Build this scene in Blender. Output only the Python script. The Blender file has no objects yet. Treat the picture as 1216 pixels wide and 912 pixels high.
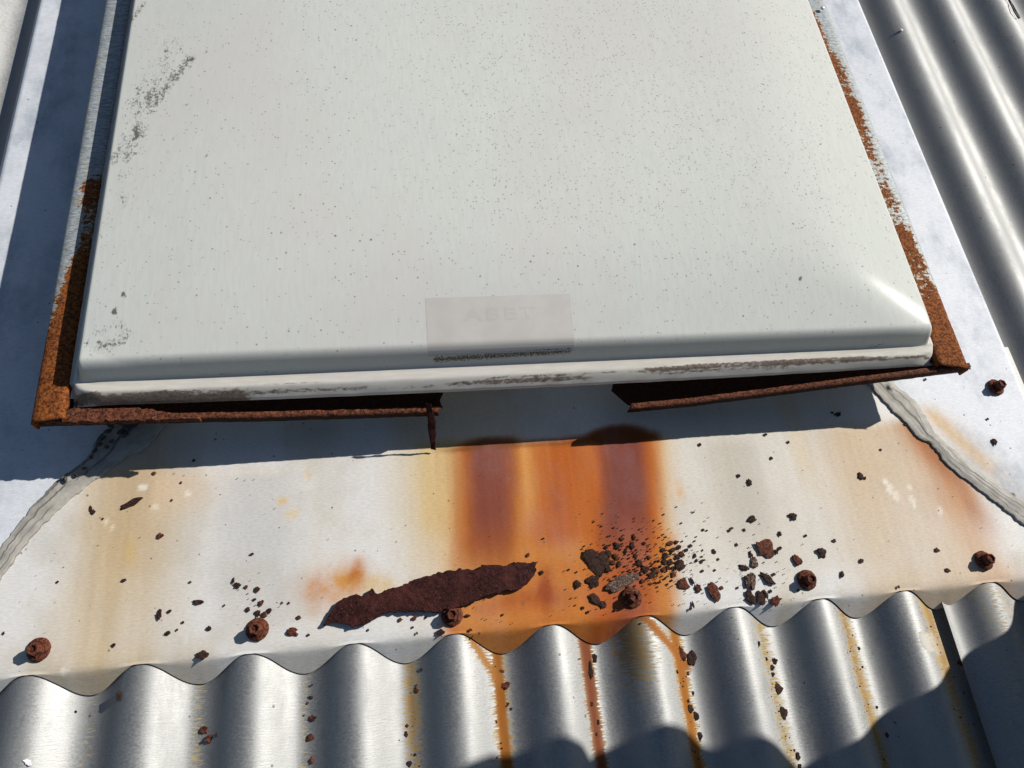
import bpy, bmesh, math, random
import numpy as np
from mathutils import Vector, Matrix, noise as mn

random.seed(7)
np.random.seed(7)
scene = bpy.context.scene
COL = scene.collection

# ------------------------------------------------------------------ camera
H = 0.588                                    # lens height above the crests of the roof sheet
CAMR = np.array([[0.98859946, 0.04674702, -0.14312869],
                 [-0.10114859, 0.91033735, -0.40131642],
                 [0.11153505, 0.41121846, 0.90468741]])      # camera axes in roof axes
FPX, CX, CY = 857.0, 608.0, 456.0
cam_d = bpy.data.cameras.new("camera")
cam = bpy.data.objects.new("camera", cam_d)
COL.objects.link(cam)
m4 = Matrix.Identity(4)
for r in range(3):
    for c in range(3):
        m4[r][c] = CAMR[r][c]
m4[2][3] = H
cam.matrix_world = m4
cam_d.sensor_width = 36.0
cam_d.lens = FPX / 1216.0 * 36.0
cam_d.clip_start = 0.01
cam_d.clip_end = 5000
scene.camera = cam

# ------------------------------------------------------------------ light
SUN = Vector((1.30, 0.524, 1.0)).normalized()
world = bpy.data.worlds.new("World")
scene.world = world
world.use_nodes = True
wn = world.node_tree.nodes
sky = wn.new("ShaderNodeTexSky")
sky.sky_type = 'NISHITA'
sky.sun_disc = False
sky.sun_elevation = math.asin(SUN.z)
sky.sun_rotation = math.atan2(SUN.x, SUN.y)
sky.air_density = 1.0
sky.dust_density = 0.6
wn["Background"].inputs[1].default_value = 0.052
world.node_tree.links.new(sky.outputs[0], wn["Background"].inputs[0])
sun_d = bpy.data.lights.new("sun", 'SUN')
sun_d.energy = 5.0
sun_d.angle = math.radians(0.53)
sun_d.color = (1.0, 0.95, 0.88)
sun = bpy.data.objects.new("sun", sun_d)
COL.objects.link(sun)
sun.rotation_euler = (-SUN).to_track_quat('-Z', 'Y').to_euler()
sun.location = SUN * 6
vs = scene.view_settings
vs.view_transform = 'Standard'
vs.look = 'None'
vs.gamma = 1.0
vs.exposure = 0.55

# ------------------------------------------------------------------ helpers
MM = 0.001


def P(px, py, z=0.0):
    """point of the photograph taken back to the roof at height z (metres)"""
    d = CAMR @ np.array([px - CX, CY - py, -FPX])
    t = (z - H) / d[2]
    return float(d[0] * t), float(d[1] * t)


def proj(x, y, z):
    """inverse of P for arrays"""
    v = np.stack([x, y, z - H], -1)
    c = v @ CAMR
    return CX + FPX * c[..., 0] / -c[..., 2], CY - FPX * c[..., 1] / -c[..., 2]


def lin(c):
    c = np.asarray(c, float) / 255.0
    return np.where(c <= 0.04045, c / 12.92, ((c + 0.055) / 1.055) ** 2.4)


def ss(a, b, v):
    t = np.clip((v - a) / (b - a), 0, 1)
    return t * t * (3 - 2 * t)


def _h(ix, iy, s):
    n = (ix.astype(np.int64) * 374761393 + iy.astype(np.int64) * 668265263 + s * 974711) & 0xffffffff
    n = ((n ^ (n >> 13)) * 1274126177) & 0xffffffff
    return ((n ^ (n >> 16)) & 0xffff) / 65535.0


def vn(x, y, s=0):
    ix, iy = np.floor(x), np.floor(y)
    fx, fy = x - ix, y - iy
    fx, fy = fx * fx * (3 - 2 * fx), fy * fy * (3 - 2 * fy)
    a, b = _h(ix, iy, s), _h(ix + 1, iy, s)
    c, d = _h(ix, iy + 1, s), _h(ix + 1, iy + 1, s)
    return (a * (1 - fx) + b * fx) * (1 - fy) + (c * (1 - fx) + d * fx) * fy


def fbm(x, y, s=0, o=4):
    r, a, t = 0, 0.5, 0
    for k in range(o):
        r = r + a * vn(x * 2 ** k, y * 2 ** k, s + k * 17)
        t += a
        a *= 0.5
    return r / t


def tag(o, label=None, cat=None, group=None, kind=None):
    for k, v in (('label', label), ('category', cat), ('group', group), ('kind', kind)):
        if v:
            o[k] = v
    return o


def link(name, me, mat=None, parent=None):
    o = bpy.data.objects.new(name, me)
    COL.objects.link(o)
    if mat and me is not None:
        me.materials.append(mat)
    if parent:
        o.parent = parent
        o.matrix_parent_inverse = Matrix.Translation(-parent.location)
    return o


def root(name, loc, label, cat, group=None):
    o = bpy.data.objects.new(name, None)
    COL.objects.link(o)
    o.empty_display_size = 0.02
    o.location = loc
    return tag(o, label, cat, group)


def mesh(name, V, F, smooth=True):
    me = bpy.data.meshes.new(name)
    me.from_pydata([tuple(v) for v in V], [], [tuple(f) for f in F])
    me.update()
    if smooth:
        me.polygons.foreach_set('use_smooth', [True] * len(me.polygons))
    return me


def gridfaces(nx, ny, off=0):
    i, j = np.meshgrid(np.arange(nx - 1), np.arange(ny - 1), indexing='ij')
    a = (i * ny + j).ravel() + off
    return np.stack([a, a + ny, a + ny + 1, a + 1], -1)


def colattr(me, name, rgba):
    a = me.color_attributes.new(name, 'FLOAT_COLOR', 'POINT')
    a.data.foreach_set('color', np.asarray(rgba, np.float32).ravel())


def fattr(me, name, v):
    a = me.attributes.new(name, 'FLOAT', 'POINT')
    a.data.foreach_set('value', np.asarray(v, np.float32).ravel())


class NT:
    """small node-tree writer"""
    def __init__(self, name):
        self.m = bpy.data.materials.new(name)
        self.m.use_nodes = True
        self.t = self.m.node_tree
        self.b = self.t.nodes["Principled BSDF"]
        self.out = self.t.nodes["Material Output"]
        tc = self.n("ShaderNodeTexCoord")
        self.geo = self.n("ShaderNodeNewGeometry").outputs['Position']
        self.obj = tc.outputs['Object']

    def n(self, typ, **kw):
        nd = self.t.nodes.new(typ)
        for k, v in kw.items():
            setattr(nd, k, v)
        return nd

    def put(self, sock, v):
        if isinstance(v, bpy.types.NodeSocket):
            self.t.links.new(v, sock)
        else:
            if sock.type == 'RGBA' and len(v) == 3:
                v = (*v, 1)
            sock.default_value = v

    def math(self, op, a, b=None, c=None, clamp=False):
        nd = self.n("ShaderNodeMath", operation=op, use_clamp=clamp)
        for i, v in enumerate((a, b, c)):
            if v is not None:
                self.put(nd.inputs[i], v)
        return nd.outputs[0]

    def scale(self, s, vec=None):
        nd = self.n("ShaderNodeMapping")
        self.put(nd.inputs[0], vec or self.geo)
        nd.inputs['Scale'].default_value = s if hasattr(s, '__len__') else (s, s, s)
        return nd.outputs[0]

    def noise(self, s, detail=4, rough=0.55, vec=None, col=False):
        nd = self.n("ShaderNodeTexNoise")
        self.put(nd.inputs['Vector'], self.scale(s, vec))
        nd.inputs['Scale'].default_value = 1
        nd.inputs['Detail'].default_value = detail
        nd.inputs['Roughness'].default_value = rough
        return nd.outputs['Color' if col else 'Fac']

    def voro(self, s, vec=None):
        nd = self.n("ShaderNodeTexVoronoi")
        self.put(nd.inputs['Vector'], self.scale(s, vec))
        nd.inputs['Scale'].default_value = 1
        return nd.outputs['Distance'], nd.outputs['Color']

    def ramp(self, v, a, b, lo=0.0, hi=1.0):
        nd = self.n("ShaderNodeMapRange", interpolation_type='SMOOTHSTEP')
        for i, x in enumerate((v, a, b, lo, hi)):
            self.put(nd.inputs[i], x)
        return nd.outputs[0]

    def mix(self, f, a, b, mode='MIX'):
        nd = self.n("ShaderNodeMix", data_type='RGBA', blend_type=mode)
        self.put(nd.inputs[0], f)
        self.put(nd.inputs[6], a)
        self.put(nd.inputs[7], b)
        return nd.outputs[2]

    def attr(self, name):
        nd = self.n("ShaderNodeAttribute", attribute_name=name)
        return nd.outputs['Color'], nd.outputs['Alpha'], nd.outputs['Fac']

    def bump(self, hgt, strength=0.3, dist=0.001):
        nd = self.n("ShaderNodeBump")
        nd.inputs['Strength'].default_value = strength
        nd.inputs['Distance'].default_value = dist
        self.put(nd.inputs['Height'], hgt)
        return nd.outputs[0]

    def set(self, **kw):
        for k, v in kw.items():
            self.put(self.b.inputs[k.replace('_', ' ')], v)
        return self.m


# ------------------------------------------------------------------ materials
def rust_colour(t, deep=(0.040, 0.014, 0.008), mid=(0.15, 0.045, 0.015), hot=(0.30, 0.105, 0.022)):
    c = t.mix(t.ramp(t.noise(420, 5, 0.65), 0.38, 0.62), deep, mid)
    return t.mix(t.ramp(t.noise(900, 3, 0.6), 0.58, 0.72, 0, 0.7), c, hot)


def mat_flake(name, deep, mid, hot):
    t = NT(name)
    c = rust_colour(t, deep, mid, hot)
    t.set(Base_Color=c, Roughness=0.85, Normal=t.bump(t.noise(700, 5, 0.7), 0.9, 0.0012))
    t.b.inputs['Specular IOR Level'].default_value = 0.15
    return t.m


M_flake = mat_flake("rust_flake", (0.014, 0.007, 0.005), (0.042, 0.020, 0.014), (0.12, 0.06, 0.04))
M_flake_red = mat_flake("rust_flake_red", (0.03, 0.010, 0.007), (0.11, 0.035, 0.018), (0.2, 0.07, 0.03))
M_flake_pale = mat_flake("rust_flake_pale", (0.035, 0.020, 0.015), (0.10, 0.066, 0.05), (0.60, 0.47, 0.40))
M_flake_long = mat_flake("rust_flake_long", (0.012, 0.0030, 0.0025), (0.032, 0.0075, 0.006), (0.16, 0.055, 0.045))

_t = M_flake_long.node_tree
_nb = _t.nodes["Principled BSDF"]
_src = _nb.inputs['Base Color'].links[0].from_socket
_mx = _t.nodes.new("ShaderNodeMix"); _mx.data_type = 'RGBA'
_nz = _t.nodes.new("ShaderNodeTexNoise"); _nz.inputs['Scale'].default_value = 75; _nz.inputs['Detail'].default_value = 6
_ge = _t.nodes.new("ShaderNodeNewGeometry")
_mr = _t.nodes.new("ShaderNodeMapRange"); _mr.inputs[1].default_value = .48; _mr.inputs[2].default_value = .68; _mr.inputs[4].default_value = .75
_t.links.new(_ge.outputs['Position'], _nz.inputs['Vector']); _t.links.new(_nz.outputs['Fac'], _mr.inputs[0]); _t.links.new(_mr.outputs[0], _mx.inputs[0])
_t.links.new(_src, _mx.inputs[6]); _mx.inputs[7].default_value = (.055, .015, .012, 1); _t.links.new(_mx.outputs[2], _nb.inputs['Base Color'])
M_screw = mat_flake("rusted_screw", (0.030, 0.010, 0.007), (0.12, 0.036, 0.018), (0.24, 0.08, 0.03))
M_screw.node_tree.nodes["Bump"].inputs['Strength'].default_value = 0.45
M_channel_shade = mat_flake("rusted_channel_with_shade", (0.009, 0.0035, 0.0025), (0.028, 0.009, 0.005), (0.08, 0.03, 0.015))  # rust colour darkened further to paint in the shade of the recess
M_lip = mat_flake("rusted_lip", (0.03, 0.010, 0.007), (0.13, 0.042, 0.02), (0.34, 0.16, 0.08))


def mat_flashing(name, base_tint):
    t = NT(name)
    c, a, _ = t.attr('stain')
    cloud = t.ramp(t.noise((19, 12, 19), 7, 0.68), 0.42, 0.72)
    c = t.mix(t.math('MULTIPLY', cloud, base_tint), c, (0.22, 0.255, 0.30), 'MIX')
    mot = t.noise((260, 900, 260), 4, 0.65)
    fine = t.noise((45, 1500, 45), 2, 0.5)
    c = t.mix(0.30, c, t.mix(t.ramp(mot, 0.25, 0.75), (0.66, 0.66, 0.66), (1.3, 1.3, 1.3)), 'MULTIPLY')
    stk = t.noise((130, 7, 60), 5, 0.6)
    c = t.mix(t.math('MULTIPLY', a, 0.40), c, t.mix(t.ramp(stk, 0.2, 0.8), (0.72, 0.68, 0.65), (1.18, 1.18, 1.18)), 'MULTIPLY')
    # tiny dark specks of dirt
    d, vc = t.voro(170)
    sep = t.n("ShaderNodeSeparateColor")
    t.put(sep.inputs[0], vc)
    spk = t.math('MULTIPLY', t.math('LESS_THAN', d, t.math('MULTIPLY', sep.outputs[1], 0.17)),
                 t.math('GREATER_THAN', sep.outputs[0], 0.80))
    c = t.mix(t.math('MULTIPLY', spk, 0.75), c, (0.10, 0.08, 0.06))
    rough = t.math('ADD', 0.58, t.math('MULTIPLY', a, 0.2))
    met = t.math('MULTIPLY', t.math('SUBTRACT', 1.0, a), 0.04)
    t.b.inputs['Specular IOR Level'].default_value = 0.10
    hgt = t.math('ADD', t.math('MULTIPLY', fine, 0.35), t.math('MULTIPLY', t.noise(60, 3), 1.2))
    t.set(Base_Color=c, Roughness=rough, Metallic=met, Normal=t.bump(hgt, 0.22, 0.0008))
    return t.m


M_apron = mat_flashing("apron_metal", 0.12)
M_side = mat_flashing("side_flashing_metal", 0.75)


def mat_sheet(name, met0, radd):
    t = NT(name)
    c, a, _ = t.attr('stain')
    jag = t.noise((130, 950, 100), 3, 0.6)
    jag2 = t.noise((700, 1300, 500), 3, 0.7)
    f = t.ramp(t.math('ADD', a, t.math('MULTIPLY', t.math('SUBTRACT', t.ramp(jag, .3, .7), 0.5), 0.62)), 0.35, 0.58)
    t.put(t.b.inputs['Specular IOR Level'], t.math('SUBTRACT', 0.4, t.math('MULTIPLY', f, 0.34)))
    spangle = t.noise((420, 800, 420), 5, 0.75)
    oxide = t.noise((26, 11, 26), 6, 0.7)
    metal = t.mix(t.ramp(spangle, 0.3, 0.7), (0.195, 0.198, 0.196), (0.29, 0.295, 0.29))
    metal = t.mix(t.ramp(oxide, 0.42, 0.62, 0, 0.5), metal, (0.27, 0.275, 0.27))
    metal = t.mix(t.ramp(t.noise((60, 30, 60), 5, 0.7), 0.55, 0.7, 0, 0.35), metal, (0.16, 0.158, 0.15))
    d, vc = t.voro(130)
    sep = t.n("ShaderNodeSeparateColor")
    t.put(sep.inputs[0], vc)
    spk = t.math('MULTIPLY', t.math('LESS_THAN', d, t.math('MULTIPLY', sep.outputs[1], 0.16)),
                 t.math('GREATER_THAN', sep.outputs[0], 0.86))
    metal = t.mix(t.math('MULTIPLY', spk, 0.7), metal, (0.06, 0.05, 0.045))
    col = t.mix(f, metal, c)
    met = t.math('SUBTRACT', met0, t.math('MULTIPLY', f, met0 - 0.04))
    rough = t.math('ADD', t.math('ADD', t.ramp(spangle, 0.3, 0.75, 0.46 + radd, 0.60 + radd), t.ramp(oxide, 0.4, 0.65, 0.0, 0.12)), t.math('MULTIPLY', f, 0.25))
    hgt = t.math('ADD', t.math('MULTIPLY', jag, 0.35), t.math('MULTIPLY', jag2, 0.35))
    t.set(Base_Color=col, Metallic=met, Roughness=rough, Normal=t.bump(hgt, 0.22, 0.0010))
    return t.m


M_sheet = mat_sheet("galvanised_sheet", 0.62, 0.0)
M_sheet_dull = mat_sheet("dull_galvanised_sheet", 0.55, 0.10)


def mat_rail():
    t = NT("galvanised_rail_with_rust")
    _, _, dens = t.attr('rust')
    brush = t.noise((220, 900, 220), 4, 0.65)
    metal = t.mix(t.ramp(brush, 0.3, 0.7), (0.130, 0.150, 0.163), (0.32, 0.35, 0.365))
    n1 = t.noise((210, 300, 210), 6, 0.72)
    q = t.ramp(n1, 0.30, 0.70)
    f = t.ramp(t.math('SUBTRACT', dens, q), -0.05, 0.05)
    halo = t.ramp(t.math('SUBTRACT', dens, q), -0.28, 0.03)
    rc = rust_colour(t, (0.055, 0.015, 0.006), (0.20, 0.062, 0.013), (0.36, 0.15, 0.025))
    c = t.mix(t.math('MULTIPLY', halo, 0.75), metal, (0.36, 0.25, 0.09))
    c = t.mix(f, c, rc)
    t.b.inputs['Specular IOR Level'].default_value = 0.12
    hgt = t.math('ADD', t.math('MULTIPLY', brush, 0.5), t.math('MULTIPLY', f, t.noise(600, 5, 0.7)))
    t.set(Base_Color=c, Metallic=t.math('SUBTRACT', 0.10, t.math('MULTIPLY', halo, 0.10)),
          Roughness=t.math('ADD', 0.50, t.math('MULTIPLY', f, 0.38)), Normal=t.bump(hgt, 0.65, 0.0012))
    return t.m


M_rail = mat_rail()


def mat_dome():
    t = NT("weathered_white_acrylic")
    col, mould, _ = t.attr('dirt')          # r: smeared grime, g: speckle density, b: rim grime, a: mould under label
    sep = t.n("ShaderNodeSeparateColor")
    t.put(sep.inputs[0], col)
    smear, dens, rim = sep.outputs[0], sep.outputs[1], sep.outputs[2]
    base = t.mix(t.ramp(t.noise(6, 3), 0.35, 0.7), (0.535, 0.562, 0.535), (0.55, 0.568, 0.545))
    base = t.mix(t.ramp(t.noise((420, 60, 200), 3), 0.3, 0.75, 0, 0.25), base, (0.385, 0.413, 0.39))
    _, _, flg = t.attr('flange')
    base = t.mix(flg, base, t.mix(t.ramp(t.noise((60, 300, 60), 4), .35, .7), (0.50, 0.485, 0.43), (0.57, 0.555, 0.505)))
    base = t.mix(t.ramp(t.noise((7, 5, 7), 5, 0.6), 0.42, 0.68, 0, 0.5), base, (0.515, 0.50, 0.49))
    base = t.mix(t.ramp(t.noise((35, 35, 35), 6, 0.7), 0.52, 0.75, 0, 0.35), base, (0.53, 0.545, 0.52))
    # specks: two sizes of dots, their number follows the density
    for sc, rad, lo, amt in ((420, 0.34, 0.0, 0.5), (210, 0.22, 0.25, 0.6)):
        d, vc = t.voro(sc)
        s2 = t.n("ShaderNodeSeparateColor")
        t.put(s2.inputs[0], vc)
        r = t.math('MULTIPLY', t.math('ADD', 0.25, s2.outputs[1]), rad)
        k = t.math('MULTIPLY', t.ramp(d, t.math('MULTIPLY', r, 0.55), r, 1.0, 0.0),
                   t.math('LESS_THAN', s2.outputs[0], t.math('MULTIPLY', dens, 0.55)))
        k = t.math('MULTIPLY', k, t.math('ADD', 0.25, t.math('MULTIPLY', s2.outputs[2], amt)))
        base = t.mix(k, base, (0.10, 0.095, 0.085))
    n = t.noise((520, 380, 500), 5, 0.75)
    npat = t.noise((150, 110, 150), 4, 0.6)
    k = t.ramp(t.math('ADD', t.math('ADD', n, t.math('MULTIPLY', t.math('SUBTRACT', npat, 0.5), 0.55)), t.math('MULTIPLY', smear, 0.44)), 0.74, 0.92)
    base = t.mix(t.math('MULTIPLY', k, 0.85), base, (0.045, 0.042, 0.040))
    n2 = t.noise((190, 560, 300), 5, 0.75)
    k2 = t.ramp(t.math('ADD', n2, t.math('MULTIPLY', rim, 0.55)), 0.70, 0.92)
    base = t.mix(t.math('MULTIPLY', k2, 0.88), base, t.mix(t.ramp(n, 0.4, 0.6), (0.055, 0.030, 0.022), (0.17, 0.12, 0.10)))
    n3 = t.noise((900, 900, 900), 3, 0.7)
    k3 = t.ramp(t.math('ADD', n3, t.math('MULTIPLY', mould, 0.6)), 0.88, 1.0)
    base = t.mix(t.math('MULTIPLY', k3, 0.95), base, (0.034, 0.036, 0.022))
    hgt = t.math('ADD', t.noise((260, 90, 200), 3), t.math('MULTIPLY', t.noise(900, 2), 0.25))
    nrm = t.bump(hgt, 0.10, 0.0006)
    t.set(Base_Color=base, Roughness=0.36, Normal=nrm)
    t.b.inputs['Specular IOR Level'].default_value = 0.0
    t.b.inputs['Coat Weight'].default_value = 0.075
    t.b.inputs['Coat Roughness'].default_value = 0.20
    t.b.inputs['Coat IOR'].default_value = 1.35
    tr = t.n("ShaderNodeBsdfTranslucent")
    t.put(tr.inputs[0], t.mix(0.5, base, (0.80, 0.70, 0.48)))
    mx = t.n("ShaderNodeMixShader")
    mx.inputs[0].default_value = 0.24
    t.t.links.new(t.b.outputs[0], mx.inputs[1])
    t.t.links.new(tr.outputs[0], mx.inputs[2])
    t.t.links.new(mx.outputs[0], t.out.inputs[0])
    return t.m


M_dome = mat_dome()


def mat_plain(name, c, rough=0.6, metallic=0.0, var=0.15, sc=40, bump=0.15):
    t = NT(name)
    n = t.noise(sc, 4)
    cc = t.mix(t.ramp(n, 0.3, 0.7), tuple(x * (1 - var) for x in c), tuple(min(1, x * (1 + var)) for x in c))
    t.set(Base_Color=cc, Roughness=rough, Metallic=metallic, Normal=t.bump(t.noise(sc * 12, 3), bump, 0.001))
    return t.m


M_bounce = mat_plain("white_bounce", (0.78, 0.77, 0.72), 0.7)
M_curb = mat_plain("grey_curb_metal", (0.40, 0.42, 0.43), 0.5, 0.4)
M_label = mat_plain("faded_label", (0.360, 0.345, 0.322), 0.6, 0, 0.05, 40, 0.02)
M_letter = mat_plain("faded_label_print", (0.345, 0.329, 0.304), 0.6, 0, 0.05, 40, 0.02)


def mat_seal():
    t = NT("weathered_sealant")
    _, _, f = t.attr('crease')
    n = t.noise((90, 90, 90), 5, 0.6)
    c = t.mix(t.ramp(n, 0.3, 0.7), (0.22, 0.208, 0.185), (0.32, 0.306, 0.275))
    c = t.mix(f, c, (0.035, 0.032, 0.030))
    t.set(Base_Color=c, Roughness=0.6, Normal=t.bump(t.noise(220, 4), 0.2, 0.001))
    t.b.inputs['Specular IOR Level'].default_value = 0.15
    return t.m


M_seal = mat_seal()
M_black = mat_plain("black_tar", (0.016, 0.016, 0.017), 0.6, 0, 0.3, 300)

# ------------------------------------------------------------------ ground far below
me = mesh("ground", [(-1500, -1500, -3.4), (1500, -1500, -3.4), (1500, 1500, -3.4), (-1500, 1500, -3.4)], [(0, 1, 2, 3)], False)
tag(link("ground", me, mat_plain("ground", (0.12, 0.12, 0.09), 0.9, 0, 0.3, 0.3)), kind='structure')

# ------------------------------------------------------------------ corrugated roof
PITCH, X0 = 0.0762, 0.0272          # a crest lies at X0
DEPTH = 0.0180


def corr(x, pitch=PITCH, x0=X0):
    c = np.cos((x - x0) * 2 * np.pi / pitch)
    return -0.0012 - DEPTH * (0.5 - 0.5 * c)


X0R, PITCHR = 0.489, 0.0800


def roof_z(x):
    return float(corr(x)) if x < 0.447 else float(corr(x, PITCHR, X0R)) + 0.0004


def comp(base, layers):
    """lay (mask, rgb, cover) layers over each other; returns rgba with a = cover"""
    rgb = np.array(base, float)
    a = np.zeros(rgb.shape[:-1])
    for m, c, cov in layers:
        m = np.clip(m, 0, 1)
        rgb = rgb * (1 - m[..., None]) + np.asarray(c)[None, None] * m[..., None]
        a = a * (1 - m) + m * cov
    return np.concatenate([rgb, a[..., None]], -1)


def make_sheet(xs, ys, zfun, stains, name):
    X, Y = np.meshgrid(xs, ys, indexing='ij')
    Z = zfun(X, Y)
    V = np.stack([X, Y, Z], -1).reshape(-1, 3)
    me = mesh(name, V, gridfaces(len(xs), len(ys)))
    base = np.ones(X.shape + (3,)) * np.array([0.30, 0.24, 0.14])
    colattr(me, 'stain', stains(X, Y, base).reshape(-1, 4))
    return me


def sheet_stain(X, Y, base):
    # (valley centre mm, half width mm, colour, strength)
    rows = [(-163, 5, (.22, .19, .10), .42), (-87, 5, (.23, .20, .11), .40), (-238, 5, (.22, .19, .11), .28),
            (-8, 7, (.22, .145, .055), .60), (-8, 2.5, (.15, .08, .025), .5),
            (60, 8, (.27, .175, .06), .66), (60, 4.6, (.17, .060, .010), 1.1),
            (131, 8.5, (.24, .14, .06), .55), (131, 5.2, (.115, .036, .017), 1.15),
            (206, 8, (.27, .175, .06), .66), (206, 4.4, (.20, .075, .014), 1.05),
            (280, 8, (.24, .19, .09), .52), (279, 3, (.16, .10, .03), .5),
            (355, 8.5, (.26, .175, .065), .62), (354, 4, (.165, .09, .025), .62),
            (432, 12, (.28, .19, .08), .66), (434, 5, (.20, .12, .045), .6)]
    L = []
    w = 0.004 * (fbm(X * 0 + 3.3, Y * 28, 5, 3) - 0.5)
    for xc, hw, c, s in rows:
        d = np.abs(X - xc * MM + w) / (hw * MM)
        m = s * np.exp(-(d / 1.08) ** 2.6) * ss(-0.9, -0.25, Y)
        m = m * (0.72 + 0.56 * fbm(X * 25 + xc, Y * 22, 9, 3))
        L.append((m, c, 1.0))
    # wide brown wash on the crest in the middle and the orange tongue running off it
    m = 0.75 * np.exp(-((X - 0.168) / 0.018) ** 2) * ss(-0.03, 0.03, Y) * ss(0.30, 0.6, fbm(X * 60, Y * 12, 3) + .12)
    L.append((m, (0.13, 0.075, 0.03), 1.0))
    t = (Y - 0.028) / 0.022
    m = 1.1 * np.exp(-((X - (0.2 - 0.020 * np.clip(t, -.6, 1.3))) / 0.0055) ** 2) * ss(0.0, 0.015, Y)
    L.append((m, (0.21, 0.075, 0.018), 1.0))
    m = 0.9 * np.exp(-((X - (0.052 - 0.013 * np.clip(t, -.6, 1.3))) / 0.0048) ** 2) * ss(0.008, 0.02, Y)
    L.append((m, (0.21, 0.085, 0.02), 1.0))
    # bare pale patch on the last crest
    px, py = proj(X, Y, corr(X))
    q = ((px - 1108) / 19) ** 2 + ((py - 763 - (px - 1108) * .35) / 12) ** 2 + 1.3 * (fbm(X * 160, Y * 160, 2) - .5)
    L.append((1.1 * (1 - ss(0.85, 1.05, q)) * ss(.446, .40, X), (0.40, 0.40, 0.37), 1.0))
    r = comp(base, L)
    a = 0
    for m, c, s in L:
        a = np.maximum(a, np.clip(m, 0, 1))
    r[..., :3] *= 1.0
    r[..., 3] = a
    return r


ys = np.concatenate([np.linspace(-1.8, -0.16, 14), np.arange(-0.15, 0.075, 0.0026), np.linspace(0.08, 2.2, 30)])
xs = np.concatenate([np.arange(-2.0, -0.42, 0.0045), np.arange(-0.42, 0.4545, 0.0024)])
me = make_sheet(xs, ys, lambda X, Y: corr(X) + 0.0006 * (fbm(X * 9, Y * 5, 4) - .5), sheet_stain, "corrugated_sheet")
tag(link("corrugated_sheet", me, M_sheet),
    "wide galvanised corrugated roof sheet with rust runs in its troughs below the apron flashing", "roof sheet", "corrugated roof sheets")

xs = np.arange(0.4475, 2.4, 0.0032)


def zright(X, Y):
    e = np.clip((0.470 - X) / 0.0225, 0, 1)
    return corr(X, PITCHR, X0R) + 0.0003 + 0.0070 * e ** 2 + 0.0005 * (fbm(X * 9, Y * 5, 14) - .5)


def stain_right(X, Y, base):
    m = 0.35 * ss(0.5, 0.75, fbm(X * 12, Y * 3, 33))
    r = comp(base, [(m, (0.30, 0.30, 0.28), 1.0)])
    r[..., 3] = m
    return r


ys2 = np.concatenate([np.linspace(-1.8, -0.2, 12), np.arange(-0.18, 0.9, 0.012), np.linspace(0.95, 2.2, 14)])
me = make_sheet(xs, ys2, zright, stain_right, "corrugated_sheet")
so = me
tag(link("corrugated_sheet", me, M_sheet_dull),
    "grey corrugated roof sheet lapped over its neighbour at the right beside the skylight", "roof sheet", "corrugated roof sheets")

# ------------------------------------------------------------------ apron flashing
YF = 0.0525                                   # the fold line above the lip
K = 0.80


def seen(r, g, b):
    return lin((r, g, b)) * K


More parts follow.
